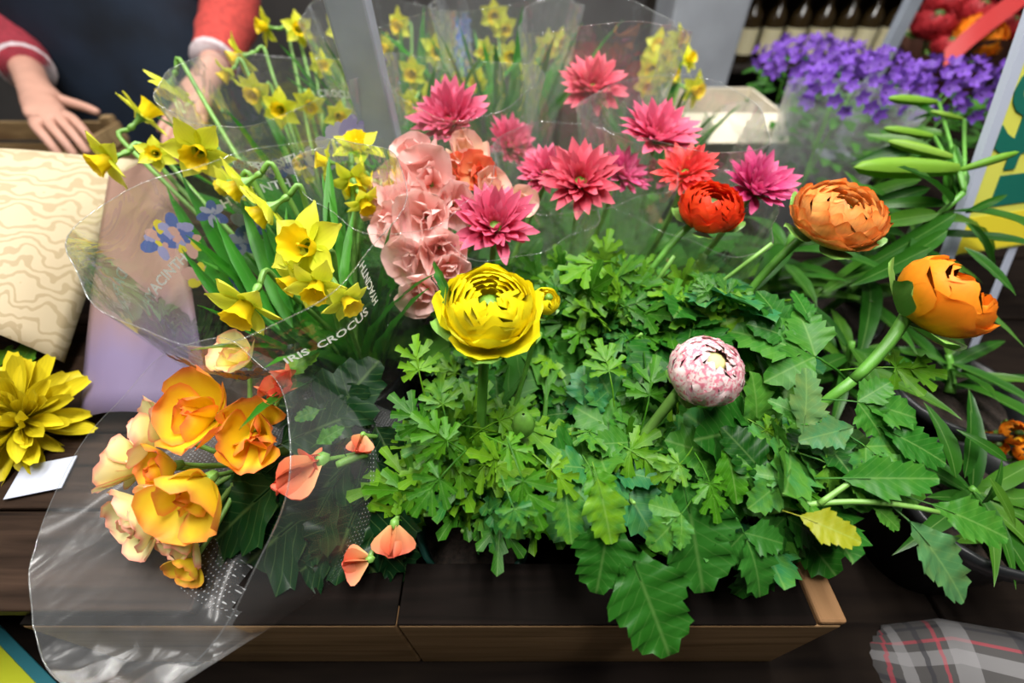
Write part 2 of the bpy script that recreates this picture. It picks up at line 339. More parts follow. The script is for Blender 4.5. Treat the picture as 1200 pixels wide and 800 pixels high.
def xf(part, mat):
    v, f, u = part; return [mat @ Vector(p) for p in v], f, u
def lathe(prof, n=20, cap0=False, cap1=False):
    vs, fs, uv = [], [], []
    m = len(prof)
    for j, (r, z) in enumerate(prof):
        for i in range(n+1):
            a = 2*PI*i/n; vs.append(V(r*math.cos(a), r*math.sin(a), z)); uv.append((i/n, j/(m-1)))
    for j in range(m-1):
        for i in range(n):
            a = j*(n+1)+i; fs.append((a, a+1, a+n+2, a+n+1))
    if cap0: fs.append(tuple(reversed(range(n))))
    if cap1: fs.append(tuple((m-1)*(n+1)+i for i in range(n)))
    return vs, fs, uv
def tube(pts, rads, n=7, caps=True):
    pts = [Vector(p) for p in pts]; vs, fs, uv = [], [], []
    if isinstance(rads, (int, float)): rads = [rads]*len(pts)
    ref = None
    for k, p in enumerate(pts):
        t = (pts[min(k+1, len(pts)-1)]-pts[max(k-1, 0)]).normalized()
        if ref is None:
            ref = t.orthogonal().normalized()
        ref = (ref - t*ref.dot(t)).normalized(); b = t.cross(ref)
        for i in range(n+1):
            a = 2*PI*i/n; vs.append(p+(ref*math.cos(a)+b*math.sin(a))*rads[k]); uv.append((i/n, k/(len(pts)-1)))
    for k in range(len(pts)-1):
        for i in range(n):
            a = k*(n+1)+i; fs.append((a, a+1, a+n+2, a+n+1))
    if caps:
        fs.append(tuple(reversed(range(n)))); fs.append(tuple((len(pts)-1)*(n+1)+i for i in range(n)))
    return vs, fs, uv
def bez(p0, p1, p2, n=8):
    return [p0*(1-t)**2+p1*2*t*(1-t)+p2*t*t for t in [i/n for i in range(n+1)]]
def box(x0, x1, y0, y1, z0, z1, bev=0.0):
    bm = bmesh.new(); bmesh.ops.create_cube(bm, size=1)
    for v in bm.verts:
        v.co = Vector(((x0+x1)/2+v.co.x*(x1-x0), (y0+y1)/2+v.co.y*(y1-y0), (z0+z1)/2+v.co.z*(z1-z0)))
    if bev: bmesh.ops.bevel(bm, geom=bm.edges[:], offset=bev, segments=2, affect='EDGES', profile=.5)
    bm.verts.index_update()
    vs = [v.co.copy() for v in bm.verts]; fs = [tuple(v.index for v in f.verts) for f in bm.faces]; bm.free()
    return vs, fs, [(v.x, v.y) for v in vs]
def mesh(name, part, mat, smooth=True): return mk(name, part[0], part[1], mat, part[2], smooth)
def frame_q(y, z):
    """rotation taking local Y to y, local Z as close to z as possible"""
    y = Vector(y).normalized(); z = Vector(z); z = z - y*z.dot(y)
    if z.length < 1e-4: z = y.orthogonal()
    z.normalize(); x = y.cross(z)
    return Matrix((x, y, z)).transposed().to_quaternion()
def axis_q(z, spin=0):
    return Vector(z).normalized().to_track_quat('Z', 'Y') @ Quaternion((0, 0, 1), spin)

# ------------------------------------------------------------------ leaf and petal shapes (local: base at origin, length +Y, face +Z)
def blade(L=1, Wd=.5, n=8, cut=.35, fold=.25, droop=.15, teeth=True, peak=.45, cols=2, wave=0, seed=0):
    """toothed leaf blade; half width peaks at t=peak"""
    rr = random.Random(seed)
    vs, fs, uv = [], [], []
    st = []
    for k in range(n+1):
        t = k/n
        wv = math.sin(PI*min(1, t**(math.log(.5)/math.log(peak))))**.8 if 0 < t < 1 else 0.0
        if cols == 2 and teeth: wv *= 1+.16*math.cos(2*PI*t*2.3+.6)
        st.append((t, wv*Wd*.5))
    for k, (t, wv) in enumerate(st):
        tooth = (k % 2 == 1)
        ww = wv*(1 if (tooth or not teeth) else 1-cut); sh = (.6/n if (teeth and tooth) else (-.25/n if teeth else 0))
        if k in (0, n): sh = 0
        zz = -droop*t*t*L
        for c in range(-cols, cols+1):
            s = c/cols
            e = abs(s)
            vs.append(V(s*ww, (t+sh*e)*L, zz+fold*abs(s)*ww+wave*math.sin(k*2.1+(1.3 if s > 0 else 0))*e*Wd*.3+rr.uniform(-1, 1)*.01*L*e))
            uv.append((.5+.5*s*(wv/(Wd*.5+1e-9)), t))
    m = 2*cols+1
    for k in range(n):
        for c in range(2*cols):
            a = k*m+c; fs.append((a, a+1, a+m+1, a+m))
    return vs, fs, uv
def compound(seed, broad=False, pet=.5):
    """ternate ranunculus leaf, overall length about 1 (blade part), petiole behind the origin"""
    rr = random.Random(seed); parts = []
    parts.append(tube([V(0, -pet, -pet*.55), V(0, -pet*.5, -pet*.18), V(0, 0, 0), V(0, .18, .0)], [.016, .015, .013, .01], 5, False))
    if broad:
        spec = [(0, .14, .86, .66), (52, .05, .62, .50), (-52, .05, .62, .50)]
        for a, off, L, wd in spec:
            a += rr.uniform(-9, 9)
            mt = Matrix.Rotation(math.radians(-a), 4, 'Z') @ Matrix.Rotation(math.radians(rr.uniform(-14, 10)), 4, 'X') @ Matrix.Rotation(math.radians(rr.uniform(-12, 12)), 4, 'Y')
            parts.append(xf(blade(L, wd*rr.uniform(.95, 1.2), 14, .17, .22, rr.uniform(.05, .35), True, .5, 2, .12, seed+int(a)), Matrix.Translation((0, off, .004)) @ mt))
    else:
        spec = [(0, .28, .55), (58, .10, .46), (-58, .10, .46)]
        for a, off, L in spec:
            a += rr.uniform(-10, 10)
            base = Matrix.Translation((0, off, .0)) @ Matrix.Rotation(math.radians(-a), 4, 'Z') @ Matrix.Rotation(math.radians(rr.uniform(-18, 12)), 4, 'X')
            parts.append(xf(tube([V(0, -.1, 0), V(0, .12*L, 0)], [.011, .011], 4, False), base))
            for b, l2, wd in ((0, 1.0, .42), (40, .74, .36), (-40, .74, .36)):
                b += rr.uniform(-8, 8)
                mt = base @ Matrix.Rotation(math.radians(-b), 4, 'Z') @ Matrix.Rotation(math.radians(rr.uniform(-12, 6)), 4, 'X') @ Matrix.Rotation(math.radians(rr.uniform(-15, 15)), 4, 'Y')
                parts.append(xf(blade(L*l2*rr.uniform(.9, 1.1), L*wd*rr.uniform(.95, 1.15), 6, .52, .3, rr.uniform(0, .3), True, .56, 1, 0, seed), mt))
    return merge(parts)
LEAF = {}
LEAF['fine'] = [mesh('leaf_fine', compound(10+i), 'ranunculus_leaf') for i in range(6)]
LEAF['broad'] = [mesh('leaf_broad', compound(30+i, True), 'ranunculus_leaf_broad') for i in range(5)]
LEAF['dark'] = [mesh('leaf_dark', compound(40+i, True), 'ranunculus_leaf_dark') for i in range(3)]
def single(mat, L=1, wd=.55, n=12, cut=.15, fold=.18, droop=.2, peak=.5, wave=.12, seed=1, pet=.25):
    return mesh('leaf_single', merge([tube([V(0, -pet, -.08), V(0, 0, 0), V(0, .3, .003)], [.014, .012, .008], 5, False), blade(L, wd, n, cut, fold, droop, True, peak, 2, wave, seed)]), mat)
LEAF['yellow'] = [single('yellowing_leaf', wd=.62, n=18, cut=.12, seed=3)]
LEAF['bronze'] = [single('bronze_leaf', wd=.56, n=18, cut=.16, seed=5, peak=.48)]
LEAF['wide'] = [single('ranunculus_leaf', wd=.66, n=16, cut=.14, seed=6), single('ranunculus_leaf', wd=.58, n=16, cut=.18, seed=8)]
LEAF['wide_dark'] = [single('ranunculus_leaf_dark', wd=.72, n=20, cut=.10, seed=9, droop=.1)]
LEAF['wide_broad'] = [single('ranunculus_leaf_broad', wd=.62, n=18, cut=.16, seed=11, peak=.55), single('ranunculus_leaf_broad', wd=.5, n=18, cut=.16, seed=12)]
LEAF['gerbera'] = [single('gerbera_leaf', wd=.36, n=14, cut=.16, seed=13+i, peak=.6, droop=.3+.15*i, wave=.2) for i in range(2)]
LEAF['begonia'] = [single('begonia_leaf', wd=.78, n=14, cut=.10, seed=15+i, peak=.42, droop=.12) for i in range(2)]
LEAF['strap'] = [mesh('strap_leaf', blade(1, .085, 10, 0, .5, d, False, .35, 1), 'daffodil_leaf') for d in (.05, .2, .4)]
LEAF['lily'] = [mesh('lily_leaf', blade(1, wd, 10, 0, .35, d, False, .42, 1), 'lily_leaf') for d, wd in ((.15, .17), (.35, .2), (.6, .16))]
LEAF['bell'] = [mesh('bellflower_leaf', blade(1, .7, 6, .15, .2, .2, True, .45, 1), 'gerbera_leaf')]
def cup(L=1, Wd=.6, cupz=.3, curl=.2, peak=.6, nt=5, ns=4, notch=0.0, point=0.0, wave=0.0, seed=0):
    rr = random.Random(seed)
    def f(i, j):
        s = i*2-1; t = j
        hw = math.sin(PI*min(.94, max(.04, t*.94)**(math.log(.5)/math.log(peak))))**.7
        if point: hw = hw*(1-point*t**3)
        y = t*L*(1-(.10+notch*0)*s*s*t) - notch*L*(1-abs(s))*t**4*.3
        z = cupz*s*s*hw*Wd + curl*t*t*L + wave*L*math.sin(5*s+seed)*t*t*.1 + rr.uniform(-.5, .5)*.012*L*t
        return V(s*hw*Wd*.5, y, z)
    return grid(ns, nt, f)
def petal_at(mesh_, parent, az, elev, off=(0, 0, 0), scale=1, rollv=0):
    q = Quaternion((0, 0, 1), az) @ Quaternion((1, 0, 0), elev) @ Quaternion((0, 1, 0), rollv)
    o = Quaternion((0, 0, 1), az) @ Vector(off)
    return ob('petal', mesh_, parent, o, q, scale)

# ------------------------------------------------------------------ plant builders
_pots = {}
def pot(root, mat, r=.05, h=.095, soil=True):
    key = (mat, r, h)
    if key not in _pots:
        pr = [(r*.72, 0), (r*.93, h*.84), (r*.95, h*.85), (r*1.03, h*.86), (r*1.05, h), (r*.97, h), (r*.94, h*.86), (r*.9, h*.8)]
        _pots[key] = (mesh('pot', lathe(pr, 28, True), mat), mesh('soil', lathe([(r*.92, h*.84), (r*.6, h*.86), (r*.25, h*.875), (.0005, h*.88)], 18), 'soil'))
    ob('pot', _pots[key][0], root); ob('soil', _pots[key][1], root)
def stem(root, p0, p1, r0, r1, bend=None, mat='stem_green', name='stem', n=8):
    a = p0-root.location; b = p1-root.location
    mid = (a+b)/2 if bend is None else bend-root.location
    pts = bez(a, mid, b, n)
    return ob(name, mesh(name, tube(pts, [r0+(r1-r0)*i/n for i in range(n+1)], 7), mat), root)
def leaf_at(root, kind, base, ydir, zdir, s, rr=R):
    return ob('leaf', rr.choice(LEAF[kind]), root, Vector(base)-root.location, frame_q(ydir, zdir), s)
def leaf_between(root, kind, b, t, z=(0, -.3, 1), stretch=1.0):
    d = t-b; L = d.length
    return ob('leaf', R.choice(LEAF[kind]), root, b-root.location, frame_q(d, z), (L*stretch, L, L))
def canopy(root, C, rad, n, kinds, size, rr, lo=-.25, petioles=8, base=None, inner=.5):
    C = Vector(C)
    for i in range(n):
        zc = lo+(1-lo)*((i+.5)/n); az = i*2.39996+rr.uniform(-.3, .3)
        h = math.sqrt(max(0, 1-zc*zc)); d = V(h*math.cos(az), h*math.sin(az), zc)
        f = rr.uniform(inner, 1.0)
        p = C+V(d.x*rad[0], d.y*rad[1], d.z*rad[2])*f
        y = V(d.x, d.y, rr.uniform(-.2, 1.0))+V(rr.uniform(-.5, .5), rr.uniform(-.5, .5), 0)
        s = size*rr.uniform(.7, 1.2)
        z = V(d.x*.35+rr.uniform(-.35, .35), d.y*.35-.25+rr.uniform(-.3, .3), 1)
        k = rr.choice(kinds)
        leaf_at(root, k, p-y.normalized()*s*.45, y, z, s, rr)
    if base is not None:
        for i in range(petioles):
            a = rr.uniform(0, 2*PI); e = C+V(math.cos(a)*rad[0]*.7, math.sin(a)*rad[1]*.7, rad[2]*rr.uniform(-.1, .5))
            stem(root, base+V(math.cos(a)*.008, math.sin(a)*.008, 0), e, .0022, .0014, (base+e)/2+V(0, 0, .015), 'stem_pale', 'petiole', 6)
def shell_petal(phi0, phi1, hw, flare=0, tuck=0, zs=1.0, nt=6, ns=4, ruffle=0, seed=0):
    rr = random.Random(seed)
    def f(i, j):
        s = i*2-1; t = j
        ph = phi0+(phi1-phi0)*t*(1-.13*s*s*(t**2))
        wd = hw*math.sqrt(max(.0, 1-abs((t-.45)/.57)**3.2))
        az = s*wd
        r = 1+flare*t**2.2-tuck*t**3+.035*(1-s*s)*0 + ruffle*math.sin(4*s+seed*1.7)*t*t + .02*s*(1 if seed % 2 else -1) + rr.uniform(-.006, .006)
        return V(r*math.sin(ph)*math.cos(az), r*math.sin(ph)*math.sin(az), -r*math.cos(ph)*zs)
    return grid(ns, nt, f)
def ranunculus(root, loc, axis, rad, mat, layers, zs=.8, centre='center_green', sepals=5, spin=0, sepal_len=.9, cr=.2):
    """flower (receptacle) > petals, centre, sepals"""
    rec = mesh('receptacle', lathe([(.001, -zs*.98), (.16, -zs*.95), (.24, -zs*.84), (.14, -zs*.6), (.001, -zs*.5)], 12), 'stem_green')
    fl = ob('flower', rec, root, Vector(loc)-root.location, axis_q(axis, spin), rad)
    for li, (rf, p0, p1, hw, cnt, flare, tuck, ruf) in enumerate(layers):
        vr = [mesh('petal', shell_petal(math.radians(p0), math.radians(p1), math.radians(hw), flare, tuck, zs, ruffle=ruf, seed=li*3+k), mat) for k in range(2)]
        for k in range(cnt):
            az = 2*PI*k/cnt+li*1.1+R.uniform(-.12, .12)
            q = Quaternion((0, 0, 1), az) @ Quaternion((0, 1, 0), R.uniform(-.05, .05))
            ob('petal', vr[k % 2], fl, (0, 0, 0), q, rf*R.uniform(.97, 1.03))
    top = max(l[2] for l in layers); rmin = layers[-1][0]
    ob('centre', mesh('centre', lathe([(cr*1.2, -.35), (cr*1.3, -.05), (cr*.8, .02), (cr*.4, .05), (.001, .05)], 10), centre), fl, (0, 0, rmin*zs*(.35 if rmin < .6 else .82)))
    sm = mesh('sepal', shell_petal(math.radians(14), math.radians(34+34*sepal_len), math.radians(24), .22*sepal_len, 0, zs), 'stem_pale')
    for k in range(sepals):
        az = 2*PI*k/sepals+.4
        ob('sepal', sm, fl, (0, 0, -.02), Quaternion((0, 0, 1), az) @ Quaternion((0, 1, 0), R.uniform(-.12, .12)), 1.14)
    return fl
def LAY(kind):
    if kind == 'yellow':   # open outer petals, wrapped middle
        return [(1.12, 25, 82, 38, 5, .20, 0, .02), (1.07, 20, 102, 46, 6, .05, 0, .02), (1.0, 20, 120, 44, 6, .0, .01, .02), (.93, 25, 133, 44, 6, 0, .02, .015), (.85, 30, 142, 42, 6, 0, .02, .015), (.76, 35, 149, 42, 6, 0, .02, .012), (.66, 40, 153, 42, 6, 0, .02, .012), (.54, 50, 155, 44, 5, 0, 0, .01), (.42, 60, 155, 46, 5, 0, 0, .01)]
    if kind == 'globe':
        return [(1.04, 12, 78, 23, 11, .0, .0, .015), (1.03, 15, 98, 22, 12, 0, .01, .015), (1.02, 25, 114, 21, 13, 0, .01, .015), (1.0, 35, 128, 22, 13, 0, .01, .015), (.975, 45, 140, 24, 12, 0, .01, .015), (.95, 55, 152, 30, 11, 0, .01, .01), (.92, 65, 161, 40, 9, 0, .0, .006), (.88, 70, 163, 46, 8, 0, 0, .006), (.82, 70, 163, 50, 8, 0, 0, .006)]
    if kind == 'cup':      # orange tulip-like cup
        return [(1.08, 15, 106, 58, 5, .02, 0, .01), (1.02, 15, 122, 58, 6, 0, .02, .01), (.95, 15, 134, 52, 6, 0, .04, .01), (.86, 20, 142, 48, 6, 0, .04, .01), (.70, 25, 146, 42, 5, 0, .06, .01), (.52, 35, 150, 40, 5, 0, .02, .01)]
    if kind == 'peony':
        return [(1.14, 30, 74, 30, 8, .06, 0, .02), (1.11, 25, 88, 30, 9, .03, 0, .02), (1.07, 25, 101, 29, 10, .01, 0, .02), (1.01, 25, 114, 29, 10, 0, .02, .02), (.95, 35, 126, 29, 9, 0, .02, .02), (.88, 40, 137, 30, 9, 0, .02, .015), (.77, 50, 146, 32, 8, 0, .02, .01), (.62, 55, 152, 36, 7, 0, 0, .01), (.45, 60, 155, 40, 6, 0, 0, .01)]
def gerbera(root, loc, axis, rad, mat, n=22, spin=0, lift=12, centre='center_green'):
    hub = mesh('flower_disc', lathe([(.001, -.26), (.10, -.22), (.2, -.08), (.26, .0), (.20, .045), (.001, .05)], 14), 'stem_green')
    fl = ob('flower', hub, root, Vector(loc)-root.location, axis_q(axis, spin), rad)
    pm = [mesh('petal', cup(1, .30, .25, cu, .62, 5, 2, 0, .15, .3, k), mat) for k, cu in enumerate((-.16, -.02, .1))]
    for ring, (cnt, L, el, z) in enumerate(((n, .92, lift, 0), (n-3, .78, lift+16, .02), (n-6, .52, lift+34, .03), (n-8, .32, lift+50, .04))):
        for k in range(cnt):
            az = 2*PI*k/cnt+ring*.37+R.uniform(-.06, .06)
            petal_at(R.choice(pm), fl, az, math.radians(el+R.uniform(-9, 9)), (0, .10, z), L*R.uniform(.9, 1.08), R.uniform(-.3, .3))
    ob('centre', mesh('centre', lathe([(.17, .03), (.16, .11), (.08, .15), (.001, .155)], 12), centre), fl)
    return fl
_daf = {}
def daffodil(root, loc, axis, rad, base, spin=0, neck=True, curve=.5):
    if not _daf:
        _daf['t'] = [mesh('petal', cup(1, .74, .18, cu, .44, 6, 4, 0, .45, .3, k), 'daffodil_tepal') for k, cu in enumerate((.0, -.12, .12))]
        def cor(i, j):
            a = i*2*PI; t = j
            r = .22+.10*t+.10*t**4*(1+.35*math.sin(a*9))
            return V(r*math.cos(a), r*math.sin(a), .02+.62*t)
        _daf['c'] = mesh('trumpet', grid(36, 6, cor), 'daffodil_corona')
        _daf['o'] = mesh('flower_tube', lathe([(.001, -.72), (.07, -.70), (.12, -.60), (.11, -.48), (.075, -.42), (.10, -.2), (.22, .02)], 10), 'stem_pale')
        _daf['s'] = mesh('stamen', tube([V(0, 0, .0), V(0, 0, .4), V(0, 0, .46)], [.035, .03, .05], 6), 'daffodil_corona')
    q = axis_q(axis, spin)
    fl = ob('flower', _daf['o'], root, Vector(loc)-root.location, q, rad)
    for k in range(6):
        petal_at(R.choice(_daf['t']), fl, k*PI/3+R.uniform(-.08, .08), math.radians(R.uniform(-4, 16)), (0, .12, .02 if k % 2 else -.01), R.uniform(.92, 1.04), R.uniform(-.25, .25))
    ob('trumpet', _daf['c'], fl); ob('stamen', _daf['s'], fl)
    e = Vector(loc)+q @ V(0, 0, -.70*rad)
    k = Vector(loc)+q @ V(0, 0, -1.15*rad)
    top = k+V(0, 0, -.002)
    b = Vector(base)
    pts = [b, b.lerp(top, .5)+V(0, 0, .0), top.lerp(b, .12), top+V(0, 0, .004), e]
    # smooth the stem with a Catmull-Rom pass
    sm = []
    for i in range(len(pts)-1):
        p0, p1, p2, p3 = pts[max(i-1, 0)], pts[i], pts[i+1], pts[min(i+2, len(pts)-1)]
        for s in range(4):
            t = s/4; sm.append(.5*((2*p1)+(p2-p0)*t+(2*p0-5*p1+4*p2-p3)*t*t+(3*p1-p0-3*p2+p3)*t**3))
    sm.append(pts[-1])
    ob('stem', mesh('stem', tube([p-root.location for p in sm], .0024, 7), 'stem_pale'), root)
    return fl
def begonia(root, loc, axis, rad, mat, spin=0, outer=4, inner=4, seed=0, open_=35, mat2=None):
    rr = random.Random(seed)
    hub = mesh('receptacle', lathe([(.001, -.2), (.1, -.16), (.12, -.02), (.001, .1)], 8), 'stem_pale')
    fl = ob('flower', hub, root, Vector(loc)-root.location, axis_q(axis, spin), rad)
    po = [mesh('petal', cup(1, 1.12, .20, .14, .60, 6, 6, .2, 0, .5, seed+k), mat) for k in range(2)]
    pi = [mesh('petal', cup(.74, .86, .35, .2, .6, 6, 6, .1, 0, .9, seed+k+5), mat2 or mat) for k in range(2)]
    for k in range(outer): petal_at(rr.choice(po), fl, 2*PI*k/outer+rr.uniform(-.3, .3), math.radians(open_+rr.uniform(-12, 12)), (0, .04, -.03), rr.uniform(.85, 1.08), rr.uniform(-.2, .2))
    for k in range(inner): petal_at(rr.choice(pi), fl, 2*PI*k/max(1, inner)+.7+rr.uniform(-.3, .3), math.radians(open_+30+rr.uniform(-12, 12)), (0, .03, .0), rr.uniform(.8, 1.0), rr.uniform(-.3, .3))
    return fl

# ------------------------------------------------------------------ sleeves
class Sleeve:
    def __init__(s, b, t, r0, r1, rimh=0.0, waves=5, amp=.07, seed=0, sq=1.0, lean=None, flare=1.0, cut=None):
        s.cut = cut; s.b, s.t, s.r0, s.r1, s.rimh, s.waves, s.amp, s.seed, s.flare = Vector(b), Vector(t), r0, r1, rimh, waves, amp, seed, flare
        ax = (s.t-s.b).normalized(); s.ax = ax
        x = V(1, 0, 0); x = (x-ax*x.dot(ax)).normalized(); s.x = x; s.y = ax.cross(x); s.sq = sq
    def p(s, a, h, off=0):
        c = s.b.lerp(s.t, h)
        r = s.r0+(s.r1-s.r0)*h**s.flare
        wv = math.sin(a*s.waves+s.seed)*.6+math.sin(a*(s.waves*2+1)+s.seed*2.3)*.4
        r = r*(1+s.amp*wv*h*h)+off
        rim = s.rimh*math.sin(a*2+s.seed)*h**3*(s.t-s.b).length
        q = c+s.x*(r*math.cos(a))+s.y*(r*s.sq*math.sin(a))+s.ax*rim
        if s.cut and q.x < -.19 and q.y > .07 and h > .3: q.z = max(q.z, RZ+.0108)
        return q
    def build(s, label, mat, group=None, na=72, nh=14, name='plastic_sleeve'):
        hc = (lambda a: 1-s.cut[0]*(.5+.5*math.cos(a-s.cut[1]))**s.cut[2]) if s.cut else (lambda a: 1.0)
        vs, fs, uv = grid(na, nh, lambda i, j: s.p(i*2*PI, j*hc(i*2*PI))-s.b)
        me = mk('sleeve', vs, fs, mat, uv); o = ob(name, me, None, s.b)
        tag(o, label, 'sleeve', group); s.o = o
        rim = [s.p(2*PI*i/na, hc(2*PI*i/na))-s.b for i in range(na+1)]
        ob('rim_edge', mesh('rim_edge', tube(rim, .0004, 4, False), 'sleeve_hazy'), o)
        return s
    def find(s, px, py, near=True):
        best = (1e9, 0, 0)
        for ia in range(240):
            a = ia*2*PI/240
            for ih in range(41):
                h = .02+.84*ih/40; p = s.p(a, h)
                out = (s.p(a, h, .01)-p).dot(Vector((0, 0, CAMZ))-p) > 0
                if out != near: continue
                r = p-Vector((0, 0, CAMZ)); d = r.y*cp-r.z*sp; upv = r.y*sp+r.z*cp
                e = (600+FPX*r.x/d-px)**2+(400-FPX*upv/d-py)**2
                if e < best[0]: best = (e, a, h)
        return best[1], best[2]
    def text_px(s, txt, px, py, size, near=True, **k):
        a, h = s.find(px, py, near); s.text(txt, a, h, size, **k)
    def text(s, txt, a0, h0, size, slope=0.0, mirror=False, mat='print_white', vertical=False):
        cu = bpy.data.curves.new('t', 'FONT'); cu.body = txt; cu.size = 1; cu.resolution_u = 2; cu.offset = .02
        to = bpy.data.objects.new('t', cu); COL.objects.link(to)
        bpy.context.view_layer.update()
        me = bpy.data.meshes.new_from_object(to.evaluated_get(bpy.context.evaluated_depsgraph_get()))
        COL.objects.unlink(to); bpy.data.objects.remove(to)
        Ls = (s.t-s.b).length; rr = s.r0+(s.r1-s.r0)*h0**s.flare
        for v in me.vertices:
            x, y = v.co.x*size, v.co.y*size
            if vertical: x, y = -y, x
            if mirror: x = -x
            a = a0+x/rr; h = h0+(y+slope*x)/Ls
            v.co = s.p(a, h, .0006)-s.b
        me.materials.append(M[mat]); me.name = 'lettering'
        ob('lettering', me, s.o)
    def patch_px(s, px, py, near): return s.find(px, py, near)
    def patch(s, a0, h0, pts, mat):
        Ls = (s.t-s.b).length; rr = s.r0+(s.r1-s.r0)*h0**s.flare
        vs = [s.p(a0+x/rr, h0+y/Ls, .0005)-s.b for x, y in pts]
        ob('print', mk('print', vs, [tuple(range(len(vs)))], mat), s.o)

# ================================================================== SETTING
struct(ob('floor', mesh('floor', box(-4, 4, -2.5, 6, -.05, 0), 'concrete', False)))
struct(ob('ceiling', mesh('ceiling', box(-4, 4, -2.5, 6, 2.8, 2.85), 'ceiling_white', False)))
struct(ob('wall_back', mesh('wall_back', box(-4, 4, 5.0, 5.1, 0, 2.8), 'wall_grey', False)))
struct(ob('wall_left', mesh('wall_left', box(-4.1, -4, -2.5, 5.1, 0, 2.8), 'wall_grey', False)))
struct(ob('wall_right', mesh('wall_right', box(4, 4.1, -2.5, 5.1, 0, 2.8), 'wall_grey', False)))
for i, (x, y, e) in enumerate(TUBES):
    t = thing('ceiling_lamp', (x, y, 2.8), 'white fluorescent tube lamp fixed to the market ceiling', 'lamp', 'fluorescent ceiling lamps')
    ob('housing', mesh('housing', box(-.09, .09, -.66, .66, -.07, 0, .01), 'lamp_housing', False), t)
    for s in (-.035, .035):
        ob('tube', mesh('tube', tube([V(s, -.62, -.09), V(s, .62, -.09)], .013, 8), 'tube_glow'), t)

# display table below everything
TZ = .872
t = thing('display_table', (0, .75, 0), 'dark wooden market table carrying the crate and flower pots', 'table')
for i in range(6):
    y0 = .02+i*.17-.75
    ob('plank', mesh('plank', box(-1.5, .40, y0, y0+.166, TZ-.03, TZ, .002), 'table_wood', False), t)
for x in (-1.4, .32):
    for y in (-.65, .2): ob('leg', mesh('leg', box(x-.035, x+.035, y-.035, y+.035, 0, TZ-.03), 'table_wood', False), t)
t = thing('display_table', (1.05, .75, 0), 'dark wooden table carrying the lilies, bellflowers and bouquet', 'table')
for i in range(8):
    y0 = .02+i*.17-.75
    ob('plank', mesh('plank', box(-.645, .65, y0, y0+.166, TZ-.03, TZ, .002), 'table_wood', False), t)
for x in (-.58, .58):
    for y in (-.65, .55): ob('leg', mesh('leg', box(x-.035, x+.035, y-.035, y+.035, 0, TZ-.03), 'table_wood', False), t)

# crate: rim z = 1.0
RZ = 1.0
t = thing('wooden_crate', (-.055, .36, TZ), 'shallow light brown wooden crate with dark rim holding the potted ranunculus', 'crate')
def cbox(nm, x0, x1, y0, y1, z0, z1, mat, bev=.0015):
    return ob(nm, mesh(nm, box(x0+.055, x1+.055, y0-.36, y1-.36, z0-TZ, z1-TZ, bev), mat, False), t)
XL, XR, YF, YB = -.336, .226, .078, .66
xs = -.079
cbox('front_board', XL, xs-.0008, YF, YF+.014, TZ+.005, RZ-.004, 'crate_wood')
cbox('front_board', xs+.0008, XR, YF, YF+.014, TZ+.005, RZ-.004, 'crate_wood')
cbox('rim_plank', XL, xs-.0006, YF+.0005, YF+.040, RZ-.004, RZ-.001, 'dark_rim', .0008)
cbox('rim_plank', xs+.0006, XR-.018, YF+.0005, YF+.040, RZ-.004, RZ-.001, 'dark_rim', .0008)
cbox('side_board', XR-.017, XR+.002, YF+.001, YB, TZ+.005, RZ+.002, 'side_wood', .002)
cbox('side_board', XL, XL+.014, YF+.04, YB, TZ+.005, RZ-.018, 'crate_wood')
cbox('back_board', XL, XR, YB, YB+.014, TZ+.005, RZ, 'crate_wood')
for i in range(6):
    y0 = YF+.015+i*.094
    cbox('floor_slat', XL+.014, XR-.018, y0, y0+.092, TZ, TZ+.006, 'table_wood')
CF = TZ+.006
# dark plank deck lying to the left
t = thing('plank_deck', (-.55, .36, RZ-.002), 'dark weathered plank deck laid beside and over the crate end', 'deck')
for i in range(8):
    y0 = YF+.006+i*.071
    ob('plank', mesh('plank', box(-1.0+.55, -.215+.55+R.uniform(-.004, .004), y0-.36, y0-.36+.069, 0, .012, .0015), 'dark_plank', False), t)
for x in (-.9, -.5):
    for y in (.1, .6): ob('support', mesh('support', box(x+.55-.02, x+.55+.02, y-.36-.02, y-.36+.02, TZ-RZ+.002, 0), 'table_wood', False), t)

# ================================================================== FRONT ROW: RANUNCULUS
def rplant(x, y, label, potmat, base=CF):
    r_ = thing('ranunculus_plant', (x, y, base), label, 'potted plant'); pot(r_, potmat); return r_
# --- yellow
yp = rplant(-.030, .163, 'ranunculus plant with one large open yellow flower in dark green pot', 'green_pot')
crown = V(-.030, .163, CF+.085)
c = W(573, 357, .290)
ranunculus(yp, c, (.04, -.22, 1), .0285, 'ranunculus_yellow', LAY('yellow'), .85, 'center_green', 5, .3, 1.15)
neck = c+V(-.004, .011, -.024)
stem(yp, crown, neck, .0034, .0042, V(-.024, .20, 1.06))
ob('stem_swelling', mesh('stem_swelling', tube([neck-yp.location+V(.0015, -.0, -.034), neck-yp.location+V(.0005, 0, -.022), neck-yp.location+V(0, 0, -.008), neck-yp.location], [.0042, .0070, .0085, .0088], 10), 'stem_green'), yp)
leaf_between(yp, 'wide', c+V(-.018, .0, -.02), c+V(-.036, .012, .022), (0, -1, .3), .32)
b2 = W(640, 352, .318)
ranunculus(yp, b2, (.5, -.2, 1), .011, 'ranunculus_yellow', LAY('cup')[2:5], .9, 'center_green', 4, 0, 1.0)
stem(yp, crown, b2+V(-.003, 0, -.01), .002, .002, V(.01, .24, 1.06))
gb = W(613, 497, .312)
ob('bud', mesh('bud', lathe([(.001, -.011), (.006, -.009), (.0085, -.002), (.007, .006), (.003, .011), (.001, .012)], 10), 'bud_green'), yp, gb-yp.location)
stem(yp, crown, gb+V(0, 0, -.01), .002, .0022, None)
